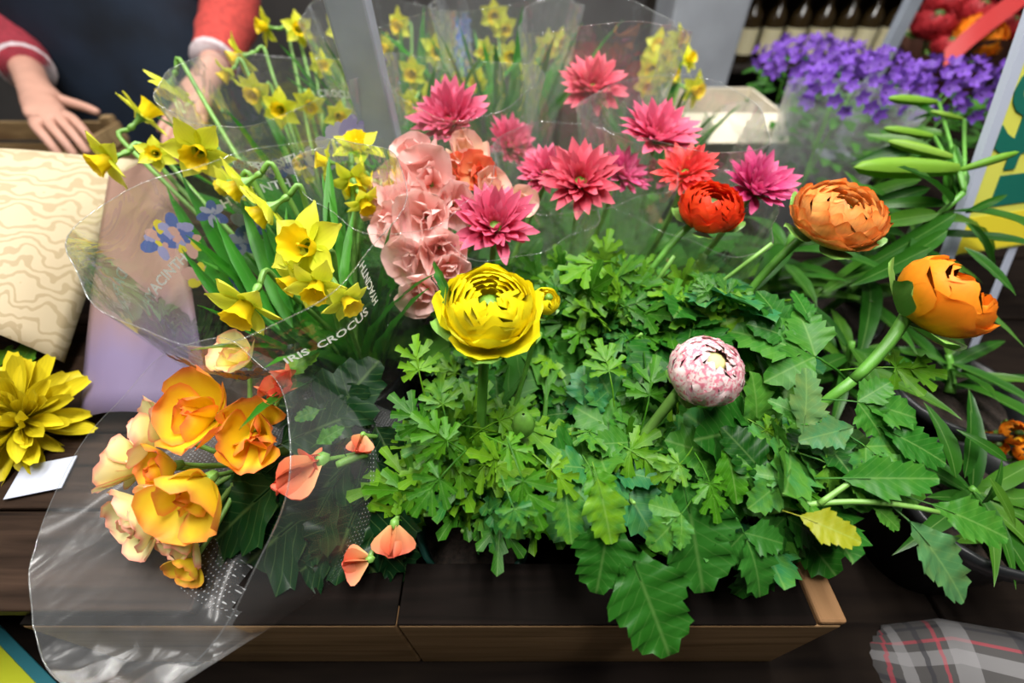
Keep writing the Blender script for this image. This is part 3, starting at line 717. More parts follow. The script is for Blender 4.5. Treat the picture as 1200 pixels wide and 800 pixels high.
canopy(yp, (-.028, .180, 1.028), (.084, .070, .062), 84, ['fine'], .053, random.Random(1), -.12, 8, crown, .3)
for (bx, by, bd, tx, ty, td) in [(492, 440, .30, 480, 375, .31), (530, 520, .29, 470, 480, .28), (520, 555, .27, 470, 615, .262), (610, 555, .268, 640, 640, .262), (640, 545, .275, 690, 590, .27), (500, 500, .3, 445, 455, .3), (590, 520, .28, 640, 545, .275), (520, 480, .3, 505, 415, .305), (600, 590, .258, 625, 655, .252)]:
    leaf_between(yp, 'fine', W(bx, by, bd), W(tx, ty, td), (0, -.5, 1), 1.05)

# --- white pink globe
wp = rplant(.090, .185, 'ranunculus plant with a closed white flower speckled pink', 'black_pot')
crown = V(.090, .185, CF+.085)
c = W(828, 434, .300)
ranunculus(wp, c, (.10, -.22, 1), .0238, 'ranunculus_white_pink', LAY('globe'), .86, 'center_cream', 4, .3, .5, .24)
stem(wp, V(.085, .18, 1.03), c+V(-.006, .006, -.017), .0036, .0042, None, 'stem_pale')
canopy(wp, (.085, .195, 1.028), (.078, .080, .058), 66, ['fine', 'fine', 'broad'], .052, random.Random(2), -.2, 8, crown, .3)
for (k, bx, by, bd, tx, ty, td) in [('wide', 700, 560, .272, 720, 640, .262), ('wide', 690, 545, .28, 720, 600, .268), ('wide_dark', 735, 640, .275, 790, 775, .262), ('wide_dark', 715, 600, .275, 700, 700, .27), ('wide', 850, 520, .30, 870, 590, .285), ('broad', 800, 600, .28, 760, 640, .272), ('fine', 760, 470, .33, 770, 400, .345), ('fine', 715, 440, .34, 700, 385, .36), ('wide', 660, 560, .28, 672, 640, .268), ('fine', 830, 560, .285, 850, 625, .275), ('fine', 800, 540, .29, 760, 580, .28), ('wide_dark', 800, 560, .29, 830, 700, .278), ('dark', 870, 620, .285, 900, 700, .275)]:
    leaf_between(wp, k, W(bx, by, bd), W(tx, ty, td), (0, -.5, 1), 1.05)

# --- orange cup, right
op = rplant(.182, .172, 'ranunculus plant with orange cupped flower leaning over the crate side', 'pale_pot')
crown = V(.182, .172, CF+.085)
c = W(1113, 346, .296)
ranunculus(op, c, (.50, -.08, .80), .0285, 'ranunculus_orange', LAY('cup'), .82, 'center_green', 5, .2, 1.25)
stem(op, W(1000, 445, .31), c+V(-.014, .004, -.018), .0036, .0044, W(1045, 405, .302), 'stem_green')
stem(op, crown, W(1000, 445, .31), .0036, .0036, V(.20, .19, 1.05), 'stem_green')
canopy(op, (.195, .182, 1.035), (.080, .078, .060), 66, ['broad', 'broad', 'fine'], .058, random.Random(3), -.2, 10, crown, .3)
for (k, bx, by, bd, tx, ty, td) in [('broad', 925, 400, .345, 895, 335, .36), ('broad', 960, 420, .335, 860, 380, .35), ('wide_broad', 950, 380, .345, 935, 335, .36), ('fine', 1040, 430, .31, 1135, 435, .30), ('broad', 1000, 470, .305, 1085, 485, .295), ('wide_broad', 960, 500, .3, 905, 465, .31), ('bronze', 940, 510, .30, 955, 430, .305), ('wide_broad', 985, 560, .29, 1110, 560, .27), ('bronze', 1065, 610, .282, 1152, 710, .268), ('wide_broad', 1090, 590, .285, 1195, 630, .27), ('yellow', 936, 604, .278, 1014, 634, .262), ('wide_broad', 1020, 590, .29, 1060, 620, .283), ('broad', 920, 560, .29, 880, 590, .28), ('dark', 900, 640, .30, 880, 720, .295), ('dark', 920, 600, .30, 925, 700, .30), ('wide_broad', 1030, 500, .30, 1120, 540, .285), ('broad', 1010, 520, .30, 1090, 590, .285), ('wide_dark', 900, 560, .295, 850, 500, .30), ('bronze', 1000, 500, .3, 945, 515, .292)]:
    leaf_between(op, k, W(bx, by, bd), W(tx, ty, td), (.1, -.5, 1), 1.0)
stem(op, W(900, 600, .30), W(1100, 600, .278), .0022, .0016, W(1000, 575, .286), 'stem_pale', 'petiole')
stem(op, W(960, 590, .29), W(1025, 545, .29), .0020, .0016, None, 'stem_pale', 'petiole')

# --- peach peony ranunculus (second row) and red one
pp = rplant(.185, .300, 'ranunculus plant with the largest many-petalled peach orange flower', 'black_pot')
crown = V(.185, .300, CF+.085)
c = W(987, 247, .362)
ranunculus(pp, c, (.05, -.16, 1), .0325, 'ranunculus_peach', LAY('peony'), .72, 'center_dark', 5, .1, 1.0)
stem(pp, crown, c+V(-.004, .012, -.02), .003, .004, V(.21, .33, 1.1))
canopy(pp, (.175, .300, 1.055), (.085, .075, .070), 80, ['fine', 'fine', 'broad'], .056, random.Random(4), -.2, 8, crown)
rp_ = rplant(.085, .320, 'ranunculus plant with a small scarlet flower below the magenta gerbera', 'black_pot')
crown = V(.085, .320, CF+.085)
c = W(835, 240, .40)
ranunculus(rp_, c, (.05, -.2, 1), .0265, 'ranunculus_red', LAY('peony')[2:], .8, 'center_dark', 4, .6, .9)
stem(rp_, crown, c+V(-.004, .01, -.018), .0028, .0035, V(.12, .35, 1.1))
for (px, py, d) in ((790, 300, .40), (905, 285, .38)):
    stem(rp_, crown, W(px, py, d), .0022, .0018, None, 'stem_pale')
canopy(rp_, (.085, .320, 1.060), (.092, .075, .070), 90, ['fine'], .055, random.Random(5), -.2, 8, crown)
for (bx, by, bd, tx, ty, td) in [(830, 345, .36, 815, 320, .37), (850, 340, .36, 845, 365, .352), (860, 345, .358, 795, 330, .37)]:
    leaf_between(rp_, 'fine', W(bx, by, bd), W(tx, ty, td), (0, -.4, 1), 1.1)
# --- foliage-only ranunculus behind the yellow flower
fp = rplant(-.025, .300, 'bushy ranunculus foliage in bud behind the yellow ranunculus', 'black_pot')
canopy(fp, (-.01, .300, 1.010), (.075, .06, .055), 46, ['fine', 'fine', 'wide_dark'], .045, random.Random(6), -.2, 6, V(-.025, .3, CF+.085))

# ================================================================== GERBERAS
GG = 'gerberas in clear sleeves'
def gplant(x, y, label, base=CF):
    r_ = thing('gerbera_plant', (x, y, base), label, 'potted plant', GG); pot(r_, 'black_pot', .048, .09); return r_
def gleaves(root, n, L, rr, z=.085):
    for i in range(n):
        a = i*2*PI/n+rr.uniform(-.3, .3); up = rr.uniform(.5, 1.3)
        leaf_at(root, 'gerbera', root.location+V(math.cos(a)*.012, math.sin(a)*.012, z), (math.cos(a), math.sin(a), up), (-math.cos(a)*.4, -math.sin(a)*.4, 1), L*rr.uniform(.8, 1.15), rr)
def gflower(root, px, py, d, rad, axis, mat, spin=0, lift=26, centre='center_green'):
    axis = (axis[0], axis[1]*.75, axis[2]*1.05)
    c = W(px, py, d)
    gerbera(root, c, axis, rad*1.08, mat, 24, spin, lift, centre)
    stem(root, root.location+V(0, 0, .08), c-Vector(axis).normalized()*rad*.2, .0032, .003, V(c.x*.6+root.location.x*.4, c.y, root.location.z*.3+c.z*.7), 'stem_pale')
g1 = gplant(-.035, .405, 'rose pink gerbera plant behind the yellow ranunculus')
gflower(g1, 580, 268, .405, .040, (.05, -.55, .85), 'gerbera_pink', .2)
gflower(g1, 640, 205, .47, .030, (-.3, -.5, .7), 'gerbera_pink', .2)
gleaves(g1, 9, .13, random.Random(21))
leaf_between(g1, 'gerbera', W(585, 480, .37), W(690, 340, .40), (-.2, -.9, .6), 1.7)
leaf_between(g1, 'gerbera', W(640, 470, .37), W(640, 330, .42), (.2, -.9, .6), 1.5)
g2 = gplant(-.080, .545, 'rose pink gerbera plant beside the steel post')
gflower(g2, 528, 145, .50, .044, (-.15, -.6, .75), 'gerbera_pink', .5)
gflower(g2, 596, 172, .53, .034, (.4, -.5, .6), 'gerbera_pink', .5)
gleaves(g2, 8, .13, random.Random(22))
g3 = gplant(.065, .445, 'coral pink gerbera plant with two flower heads')
gflower(g3, 680, 216, .44, .040, (-.1, -.6, .8), 'gerbera_coral', .1)
gflower(g3, 728, 208, .47, .030, (.4, -.35, .8), 'gerbera_magenta', .7)
gleaves(g3, 9, .13, random.Random(23))
g4 = gplant(.095, .600, 'tall coral gerbera plant in front of the dark background')
gflower(g4, 694, 106, .555, .042, (.0, -.62, .75), 'gerbera_coral', .4)
gleaves(g4, 9, .15, random.Random(24))
g5 = gplant(.160, .500, 'pink gerbera plant wrapped in the shiny bell-shaped sleeve')
gflower(g5, 768, 165, .48, .044, (.1, -.3, .9), 'gerbera_pink', .4)
gflower(g5, 803, 205, .44, .030, (-.3, -.4, .8), 'gerbera_red', .4)
gleaves(g5, 8, .13, random.Random(25))
g6 = gplant(.165, .405, 'magenta gerbera plant between the scarlet and peach ranunculus')
gflower(g6, 884, 224, .43, .038, (.1, -.45, .85), 'gerbera_magenta', .4)
gleaves(g6, 8, .12, random.Random(26))

# ================================================================== BEGONIAS
bp_ = thing('begonia_plant', (-.085, .245, CF), 'begonia plant with golden yellow and coral edged blooms leaning left', 'potted plant'); pot(bp_, 'black_pot', .046, .09)
bc = bp_.location+V(0, 0, .085)
bh = W(290, 540, .35); stem(bp_, bc, bh, .005, .004, (bc+bh)/2+V(0, 0, .03), 'stem_pale')
BF = [(252, 488, .322, .040, (-.15, -.45, .8), 'begonia_gold', .3, 4, 3, 42), (298, 508, .314, .036, (.35, -.5, .7), 'begonia_gold', 1.2, 4, 3, 46), (243, 562, .300, .040, (-.05, -.9, .5), 'begonia_amber', .7, 4, 2, 48),
      (195, 508, .325, .034, (-.7, -.3, .7), 'begonia_cream', .2, 4, 2, 35), (170, 548, .325, .032, (-.9, -.2, .5), 'begonia_cream', 1.0, 4, 3, 35), (185, 598, .315, .032, (-.5, -.7, .4), 'begonia_cream', .5, 4, 2, 30),
      (225, 622, .31, .028, (-.3, -.9, .2), 'begonia_cream', 2.0, 3, 2, 30), (288, 425, .345, .028, (-.2, -.3, .9), 'begonia_cream', .4, 4, 2, 35), (330, 455, .332, .027, (.3, -.4, .8), 'begonia_coral', .2, 3, 2, 55), (228, 655, .308, .020, (-.2, -.9, .1), 'begonia_amber', 1.3, 3, 1, 35), (215, 585, .314, .030, (-.5, -.8, .4), 'begonia_cream', 3.0, 4, 2, 36), (205, 545, .318, .03, (-.5, -.6, .6), 'begonia_gold', 4.0, 3, 2, 40)]
for k, (px, py, d, r_, ax, mt, sp_, no, ni, op_) in enumerate(BF):
    c = W(px, py, d)
    begonia(bp_, c, ax, r_, mt, sp_, no, ni, k*11+3, op_)
    stem(bp_, bh, c-Vector(ax).normalized()*r_*.15, .0024, .0016, (bh+c)/2+V(0, 0, -.008), 'stem_pale')
def begonia_bud(root, p, q_, r_, mat, bc):
    d = q_-p; L = d.length
    hub = mesh('receptacle', lathe([(.001, -.25), (.14, -.15), (.16, .0), (.05, .12), (.001, .14)], 8), 'stem_pale')
    fl = ob('bud', hub, root, p-root.location, axis_q(d), L)
    pm = mesh('petal', cup(1, r_*2/L*1.25, .55, -.06, .55, 6, 4), mat)
    for k in range(3): petal_at(pm, fl, k*2*PI/3, math.radians(82), (0, -.02-r_/L*.15, .0), 1)
    stem(root, bc, p, .0024, .0018, None, 'stem_pale')
begonia_bud(bp_, W(374, 540, .32), W(318, 575, .30), .010, 'begonia_coral', bc)
begonia_bud(bp_, W(355, 545, .325), W(372, 535, .315), .007, 'begonia_coral', bc)
begonia_bud(bp_, W(432, 655, .31), W(400, 662, .305), .008, 'begonia_coral', bc)
begonia_bud(bp_, W(462, 615, .315), W(458, 655, .305), .009, 'begonia_coral', bc)
begonia_bud(bp_, W(425, 510, .33), W(418, 530, .32), .006, 'begonia_coral', bc)
rr = random.Random(31)
for (bx, by, bd, tx, ty, td) in [(330, 560, .335, 220, 655, .325), (360, 600, .335, 250, 690, .325), (390, 570, .335, 330, 680, .325), (420, 560, .34, 400, 690, .325), (440, 540, .34, 470, 640, .33), (330, 520, .345, 420, 480, .345), (330, 540, .35, 260, 600, .345), (380, 500, .35, 440, 420, .36), (350, 470, .36, 340, 400, .37), (440, 600, .335, 480, 680, .325), (390, 640, .33, 310, 700, .322), (400, 620, .335, 450, 690, .32), (360, 480, .35, 300, 470, .355), (400, 520, .345, 360, 600, .34), (320, 600, .34, 290, 660, .335), (400, 450, .36, 430, 500, .345), (420, 590, .335, 380, 690, .32), (450, 570, .335, 440, 690, .32), (410, 540, .34, 330, 620, .335), (440, 500, .35, 470, 560, .34)]:
    leaf_between(bp_, 'begonia', W(bx, by, bd), W(tx, ty, td), (rr.uniform(-.3, .3), -.5, 1), rr.uniform(.9, 1.2))
for (bx, by, bd, tx, ty, td) in [(375, 480, .34, 345, 490, .33), (330, 440, .35, 370, 410, .355), (370, 520, .33, 400, 500, .33)]:
    leaf_between(bp_, 'wide', W(bx, by, bd), W(tx, ty, td), (0, -.5, 1), 1)
stem(bp_, W(395, 545, .325), W(430, 530, .33), .003, .0035, None, 'stem_pale')
# pink begonia
pb = thing('begonia_plant', (-.115, .420, CF), 'begonia plant with a tall cluster of soft pink blooms', 'potted plant'); pot(pb, 'black_pot', .046, .09)
bc = pb.location+V(0, 0, .085)
PF = [(475, 225, .42, .035, (-.3, -.6, .7), 'begonia_pink'), (505, 215, .42, .038, (.0, -.7, .7), 'begonia_pink'), (488, 190, .43, .032, (-.1, -.4, .9), 'begonia_pink'), (500, 255, .405, .035, (.1, -.8, .5), 'begonia_pink'), (470, 265, .41, .032, (-.5, -.7, .4), 'begonia_pink'), (515, 290, .40, .032, (.2, -.9, .3), 'begonia_pink'), (490, 300, .40, .032, (-.3, -.9, .3), 'begonia_pink'), (495, 335, .39, .029, (-.1, -1, .1), 'begonia_pink'), (455, 240, .42, .029, (-.8, -.5, .4), 'begonia_pink'), (545, 185, .44, .032, (.2, -.5, .8), 'begonia_blush'), (555, 205, .43, .026, (.4, -.7, .5), 'begonia_coral'), (570, 225, .43, .029, (.4, -.6, .6), 'begonia_blush'), (530, 240, .41, .029, (.3, -.8, .4), 'begonia_pink'), (540, 200, .435, .023, (.1, -.8, .4), 'begonia_coral'), (525, 310, .39, .026, (.4, -.9, .1), 'begonia_pink'), (605, 235, .43, .023, (.5, -.6, .5), 'begonia_blush')]
for k, (px, py, d, r_, ax, mt) in enumerate(PF):
    c = W(px, py, d); begonia(pb, c, ax, r_, mt, k*.8, 4, 3, k*7+101, 36)
    stem(pb, bc, c-Vector(ax).normalized()*r_*.15, .0025, .0016, (bc+c)/2+V(0, .01, .02), 'stem_pale')
rr = random.Random(33)
for i in range(12):
    a = i*2.4; leaf_at(pb, 'begonia' if i % 3 else 'wide', bc+V(math.cos(a)*.03, math.sin(a)*.03, rr.uniform(.0, .09)), (math.cos(a), math.sin(a), .4), (0, -.3, 1), rr.uniform(.05, .075), rr)

# ================================================================== DAFFODILS
DG = 'daffodil pots in printed sleeves'
def dplant(x, y, label, base=CF):
    r_ = thing('daffodil_plant', (x, y, base), label, 'potted plant', DG); pot(r_, 'black_pot', .05, .09); return r_
def straps(root, n, L, rr, spread=.5, z=.085, ctr=None):
    for i in range(n):
        a = i*2.4+rr.uniform(-.3, .3); s = spread*math.sqrt((i+.5)/n)
        ob('leaf', rr.choice(LEAF['strap']), root, V(math.cos(a)*.03*s/spread, math.sin(a)*.03*s/spread, z), frame_q((math.cos(a)*s, math.sin(a)*s, 1), (-math.cos(a), -math.sin(a)+.01, .3)), V(rr.uniform(1.0, 1.5), 1, 1)*(L*rr.uniform(.75, 1.1)))
d1 = dplant(-.175, .335, 'daffodil plant in front with many yellow blooms spilling over its printed sleeve')
D1 = [(130, 186, .43, .026, (-.45, -.75, -.05), .1), (166, 137, .47, .027, (.45, .55, .35), .3), (234, 176, .40, .027, (.15, -.85, .0), .2), (200, 98, .50, .024, (-.6, -.3, -.7), .3), (362, 290, .325, .030, (-.1, -.6, .55), .0), (372, 332, .315, .021, (.05, -.8, -.1), .4), (290, 355, .33, .027, (-.15, -.8, -.15), .2), (288, 214, .39, .024, (-.8, -.35, -.35), .1), (318, 243, .37, .025, (-.7, -.45, -.3), .6), (421, 176, .43, .024, (.0, -.2, .9), .2), (415, 210, .41, .022, (.2, -.8, -.4), .5), (405, 350, .32, .018, (.6, -.7, -.2), .5), (350, 325, .33, .020, (-.5, -.7, -.1), .1), (385, 190, .43, .018, (-.7, -.3, .3), .2), (270, 215, .41, .018, (-.8, -.1, -.3), .9), (183, 180, .43, .016, (.3, -.6, .3), .9), (425, 235, .40, .018, (.4, -.6, -.4), .2)]
for k, (px, py, d, r_, ax, sp_) in enumerate(D1):
    daffodil(d1, W(px, py, d), ax, r_, d1.location+V(R.uniform(-.02, .02), R.uniform(-.02, .02), .085), sp_)
straps(d1, 26, .20, random.Random(41), .42)
rr = random.Random(42)
for (bx, by, tx, ty, d) in [(390, 290, 382, 178, .40), (400, 290, 372, 200, .40), (405, 310, 412, 245, .385), (290, 330, 200, 200, .41), (300, 340, 245, 250, .39), (260, 330, 185, 215, .42), (320, 330, 275, 225, .40), (330, 330, 300, 255, .39), (270, 360, 205, 290, .38), (345, 330, 330, 240, .40)]:
    b = W(bx, by, d*.98); tp = W(tx, ty, d); dd = tp-b; b = b-dd*.5; L = (tp-b).length
    ob('leaf', LEAF['strap'][0], d1, b-d1.location, frame_q(dd, (rr.uniform(-.2, .2), -1, .5)), (L*1.3, L, L))
d2 = dplant(-.245, .535, 'daffodil plant in the sleeve between the vendor and the steel post')
for k, (px, py, d, r_, ax) in enumerate([(314, 32, .66, .024, (-.6, -.5, .2)), (350, 35, .66, .022, (.3, -.6, .2)), (284, 66, .61, .027, (-.6, -.5, -.1)), (302, 108, .57, .024, (-.2, -.9, .0)), (330, 128, .55, .022, (.1, -.8, .2)), (268, 85, .58, .02, (-.6, -.6, -.4)), (362, 120, .58, .02, (.3, -.7, -.2)), (400, 35, .68, .024, (.2, -.6, .0)), (375, 75, .63, .018, (.5, -.6, .0)), (395, 135, .57, .018, (.5, -.6, .0))]):
    daffodil(d2, W(px, py, d), ax, r_, d2.location+V(R.uniform(-.02, .02), R.uniform(-.02, .02), .085), k)
straps(d2, 26, .22, random.Random(43), .5)
d3 = dplant(-.175, .740, 'daffodil plant behind the steel post', TZ)
for k, (px, py, d, r_, ax) in enumerate([(470, 30, .80, .026, (-.3, -.6, .1)), (485, 85, .70, .024, (-.2, -.8, .0)), (512, 60, .74, .026, (.1, -.8, .1)), (500, 115, .68, .024, (.1, -.8, -.2)), (530, 100, .7, .022, (.3, -.7, .0)), (482, 120, .66, .022, (-.4, -.8, -.2)), (455, 55, .78, .022, (-.5, -.6, 0)), (405, 12, .86, .024, (-.3, -.6, .1))]):
    daffodil(d3, W(px, py, d), ax, r_, d3.location+V(0, 0, .085), k)
straps(d3, 26, .27, random.Random(44), .4)
d4 = dplant(-.010, .790, 'daffodil plant behind the pink gerberas with upright leaves', TZ)
for k, (px, py, d, r_, ax) in enumerate([(580, 18, .86, .028, (-.1, -.8, .0)), (590, 32, .83, .024, (.3, -.7, -.1)), (640, 55, .78, .026, (.2, -.8, .0)), (600, 65, .76, .024, (-.2, -.8, .0)), (622, 85, .73, .022, (.1, -.8, -.1)), (570, 60, .76, .022, (-.4, -.7, .0)), (655, 48, .80, .022, (.4, -.7, .0)), (560, 95, .72, .02, (-.3, -.7, .0))]):
    daffodil(d4, W(px, py, d), ax, r_, d4.location+V(0, 0, .085), k)
straps(d4, 26, .27, random.Random(45), .4)
d5 = dplant(.235, .760, 'daffodil plant with double yellow blooms by the grey column', TZ)
for k, (px, py, d, r_, ax) in enumerate([(772, 55, .78, .026, (-.3, -.7, .3)), (795, 48, .80, .026, (.3, -.6, .4)), (765, 80, .75, .026, (-.3, -.8, .0)), (785, 85, .74, .024, (.2, -.8, .1)), (812, 105, .72, .026, (.4, -.7, .1)), (760, 98, .72, .022, (-.2, -.8, -.2)), (778, 68, .76, .024, (.0, -.8, .3)), (805, 70, .77, .022, (.4, -.5, .4))]):
    daffodil(d5, W(px, py, d), ax, r_, d5.location+V(0, 0, .085), k)
straps(d5, 22, .2, random.Random(46), .45)
# blue hyacinth between the daffodils
hy = thing('hyacinth_plant', (-.095, .93, TZ), 'pale blue hyacinth plant behind the daffodils', 'potted plant'); pot(hy, 'black_pot', .045, .085)
hp = mesh('floret', merge([xf(blade(1, .42, 4, 0, .1, .25, False, .5, 1), Matrix.Rotation(k*PI/3, 4, 'Z') @ Matrix.Rotation(.5, 4, 'X')) for k in range(6)]), 'hyacinth_blue')
top = W(538, 24, .98); stem(hy, hy.location+V(0, 0, .075), top, .006, .005, None)
for i in range(40):
    a = i*2.4; h = i/40
    p = hy.location.lerp(top, .70+.30*h)
    d = V(math.cos(a), math.sin(a), .3); ob('floret', hp, hy, p+d*.016-hy.location, axis_q(d, i), .017)
straps(hy, 7, .15, random.Random(47), .4)

# ================================================================== SLEEVES
s1 = Sleeve((-.175, .335, CF+.012), (-.190, .297, 1.186), .047, .112, .03, 4, .05, 1.0, 1.0, None, .45).build('clear printed sleeve with white flower names around the front daffodils', 'sleeve_clear')
s1.text_px('HYACINTH', 178, 362, .0120, False, mirror=True)
s1.text_px('IRIS  CROCUS', 318, 385, .0105)
s1.text_px('DAFFODIL', 150, 318, .0115, False)
s1.text_px('HYACINTH', 262, 245, .0125, False, mirror=True)
s1.text_px('HYACINTH', 440, 350, .008, vertical=True)
def iris(sl, a, h, s, mats, rr):
    for k in range(6):
        an = k*PI/3+rr.uniform(-.3, .3); l = s*rr.uniform(.8, 1.3); w_ = l*.32
        dx, dy = math.cos(an), math.sin(an)
        sl.patch(a, h, [(dx*l*(.52+.5*math.cos(q_*PI/5))-dy*w_*math.sin(q_*PI/5), dy*l*(.52+.5*math.cos(q_*PI/5))+dx*w_*math.sin(q_*PI/5)) for q_ in range(10)], mats[k % len(mats)])
rr = random.Random(51)
for i in range(12):
    iris(s1, *s1.find(rr.uniform(185, 300), rr.uniform(225, 335), False), rr.uniform(.010, .016), rr.choice([['print_blue', 'print_violet'], ['print_blue', 'print_lilac'], ['print_yellow', 'print_pink']]), rr)
for i in range(9):
    iris(s1, *s1.find(rr.uniform(205, 300), rr.uniform(395, 430), True), rr.uniform(.005, .008), rr.choice([['print_violet', 'print_pink'], ['print_blue', 'print_lilac'], ['print_yellow', 'print_pink']]), rr)
s2 = Sleeve((-.245, .535, CF+.012), (-.25, .525, 1.215), .047, .105, .03, 5, .05, 2.0, 1.0, None, .55).build('clear printed sleeve between the vendor and the steel post', 'sleeve_hazy')
s2.text_px('HYACINTH', 282, 160, .0135); s2.text_px('DAFFODIL', 276, 190, .0135); s2.text_px('CROCUS', 372, 108, .0125, False, mirror=True)
for i in range(16):
    iris(s2, *s2.find(rr.uniform(375, 430), rr.uniform(130, 185), True), rr.uniform(.014, .02), rr.choice([['print_lilac', 'print_violet'], ['print_lilac', 'print_lilac']]), rr)
for i in range(7):
    iris(s2, *s2.find(rr.uniform(270, 370), rr.uniform(165, 200), True), rr.uniform(.008, .012), rr.choice([['print_blue', 'print_lilac'], ['print_pink', 'print_lilac']]), rr)
s3 = Sleeve((-.175, .740, TZ+.01), (-.175, .730, 1.24), .047, .10, .03, 5, .06, 3.0).build('hazy clear sleeve around the daffodils behind the steel post', 'sleeve_hazy')
s3.text_px('DAFFODIL', 545, 95, .017)
s4 = Sleeve((-.010, .790, TZ+.01), (-.005, .780, 1.25), .047, .105, .03, 5, .07, 4.0).build('hazy clear sleeve around the daffodils behind the pink gerberas', 'sleeve_hazy')
pass
Sleeve((.235, .760, TZ+.01), (.235, .755, 1.10), .047, .085, .02, 5, .05, 5.0).build('low clear sleeve around the double daffodils', 'sleeve_clear')
Sleeve((-.080, .545, CF+.012), (-.055, .530, 1.215), .045, .085, .03, 4, .07, 1.5).build('clear sleeve around the gerbera beside the steel post', 'sleeve_hazy')
Sleeve((-.035, .405, CF+.012), (-.005, .395, 1.145), .045, .085, .03, 4, .08, 2.5).build('dotted clear sleeve around the gerbera behind the yellow ranunculus', 'sleeve_dots')
Sleeve((.065, .445, CF+.012), (.070, .430, 1.165), .045, .088, .03, 4, .08, 3.5).build('dotted clear sleeve around the two-headed coral gerbera', 'sleeve_dots')
Sleeve((.095, .600, CF+.012), (.100, .600, 1.255), .045, .095, .03, 4, .08, 4.5).build('tall hazy sleeve around the tall coral gerbera', 'sleeve_hazy')
Sleeve((.160, .500, CF+.012), (.165, .485, 1.195), .045, .095, .02, 3, .05, 5.5).build('shiny bell-shaped clear sleeve around the pink gerbera', 'sleeve_clear')
Sleeve((.165, .405, CF+.012), (.175, .400, 1.14), .045, .080, .03, 4, .08, 6.5).build('clear sleeve around the magenta gerbera', 'sleeve_clear')
Sleeve((-.115, .420, CF+.012), (-.105, .405, 1.17), .045, .088, .03, 4, .07, 7.5).build('clear sleeve around the pink begonia', 'sleeve_clear')
s5 = Sleeve((-.085, .245, CF+.012), (-.250, .128, 1.086), .044, .118, .03, 4, .06, .6, 1.0, None, .9, (.22, .5, 1.5)).build('wide clear dotted sleeve around the golden begonia, leaning over the crate edge', 'sleeve_dots_begonia', None, 90, 16)
s5.text_px('PRODUCT OF CANADA', 440, 628, .0048); s5.text_px('PRODUIT DU CANADA', 452, 622, .0048)

# ================================================================== STEEL POST
pm = W(455, 100, .45)
t = thing('steel_post', (pm.x, pm.y, TZ), 'grey square steel post standing among the daffodil sleeves', 'post')
b = box(-.019, .019, -.012, .012, 0, .85, .003)
ob('post_tube', mesh('post_tube', xf(b, Matrix.Rotation(math.radians(-3.2), 4, 'Y')), 'steel', False), t)
ob('base_plate', mesh('base_plate', box(-.05, .05, -.04, .04, 0, .006, .002), 'steel', False), t)

# ================================================================== PAPER WRAP, CHRYSANTHEMUM (left)
t = thing('paper_wrap', WZ(100, 430, RZ+.012), 'cream printed paper cone with mauve lining lying open beside the daffodils', 'wrapping paper')
def sheet(nm, c00, c10, c01, c11, bulge, mat, wav=.004, n=14):
    base = t.location
    def f(i, j):
        p = (c00*(1-i)+c10*i)*(1-j)+(c01*(1-i)+c11*i)*j
        k = math.sin(PI*i)*math.sin(PI*j*.5+.4)
        return p+bulge*k+V(0, 0, wav*math.sin(7*i+3*j))-base
    vs, fs, uv = grid(n, n, f)
    o = ob(nm, mk(nm, vs, fs, mat, uv), t); md = o.modifiers.new('s', 'SOLIDIFY'); md.thickness = .0006; return o
zt = RZ+.012
# mauve lining: (v=0 near edge)
sheet('lining_sheet', W(92, 492, .40), W(248, 478, .385), W(128, 205, .52), W(205, 205, .52), V(0, 0, .012), 'mauve_tissue')
sheet('printed_sheet', W(75, 425, .435), W(-160, 330, .36), W(163, 188, .56), W(-160, 215, .47), V(.02, -.02, .035), 'printed_kraft')
sheet('outer_fold', W(-160, 330, .36), W(-220, 380, .42), W(-160, 215, .47), W(-230, 300, .5), V(0, 0, -.02), 'printed_kraft')
ch = thing('chrysanthemum', WZ(30, 540, RZ+.012), 'large mustard yellow chrysanthemum lying on the dark planks', 'flower')
c = W(20, 492, .385)
fl = ob('flower', mesh('receptacle', lathe([(.001, -.3), (.2, -.22), (.28, -.05), (.1, .1), (.001, .12)], 12), 'stem_green'), ch, c-ch.location, axis_q((.35, -.45, .8), .3), .052)
pmx = [mesh('petal', cup(1, .26, .5, cu, .6, 6, 2, .4, .1, .5, k), 'chrysanthemum_yellow') for k, cu in enumerate((.05, .25, .4))]
for ring, (cnt, L, el) in enumerate(((20, 1.05, -8), (20, 1.0, 8), (18, .9, 24), (16, .78, 40), (12, .62, 56), (8, .45, 70))):
    for k in range(cnt): petal_at(R.choice(pmx), fl, 2*PI*k/cnt+ring*.5+R.uniform(-.1, .1), math.radians(el+R.uniform(-8, 8)), (0, .1, .02*ring), L*R.uniform(.9, 1.08), R.uniform(-.4, .4))
stem(ch, ch.location+V(-.10, .05, .006), c-V(.0, 0, .012), .003, .003, None)
for (bx, by, tx, ty) in [(10, 450, 40, 385), (-10, 440, 5, 400), (30, 450, 20, 410), (-30, 470, -60, 400)]:
    leaf_between(ch, 'wide', W(bx, by, .41), W(tx, ty, .43), (0, -.6, 1), .9)
lb = WZ(52, 562, RZ+.012)
t = ob('price_tag', mesh('price_tag', box(-.020, .020, -.015, .015, 0, .0008), 'label_white', False), None, lb+V(-.003, .002, .0005), Quaternion((0, 0, 1), .25))
tag(t, 'small blank white tag lying under the yellow chrysanthemum', 'tag')
# yellow teal card, bottom left
cd = thing('display_card', V(-.453, .040, TZ), 'lime yellow card with teal border lying on the table edge below the deck', 'card')
cd.rotation_euler = (0, 0, math.atan2(-.456, .89))
ob('border', mesh('border', box(-.085, .085, -.05, .05, 0, .002, .0006), 'card_teal', False), cd)
ob('face', mesh('face', box(-.077, .077, -.042, .042, .0021, .003), 'card_green', False), cd)

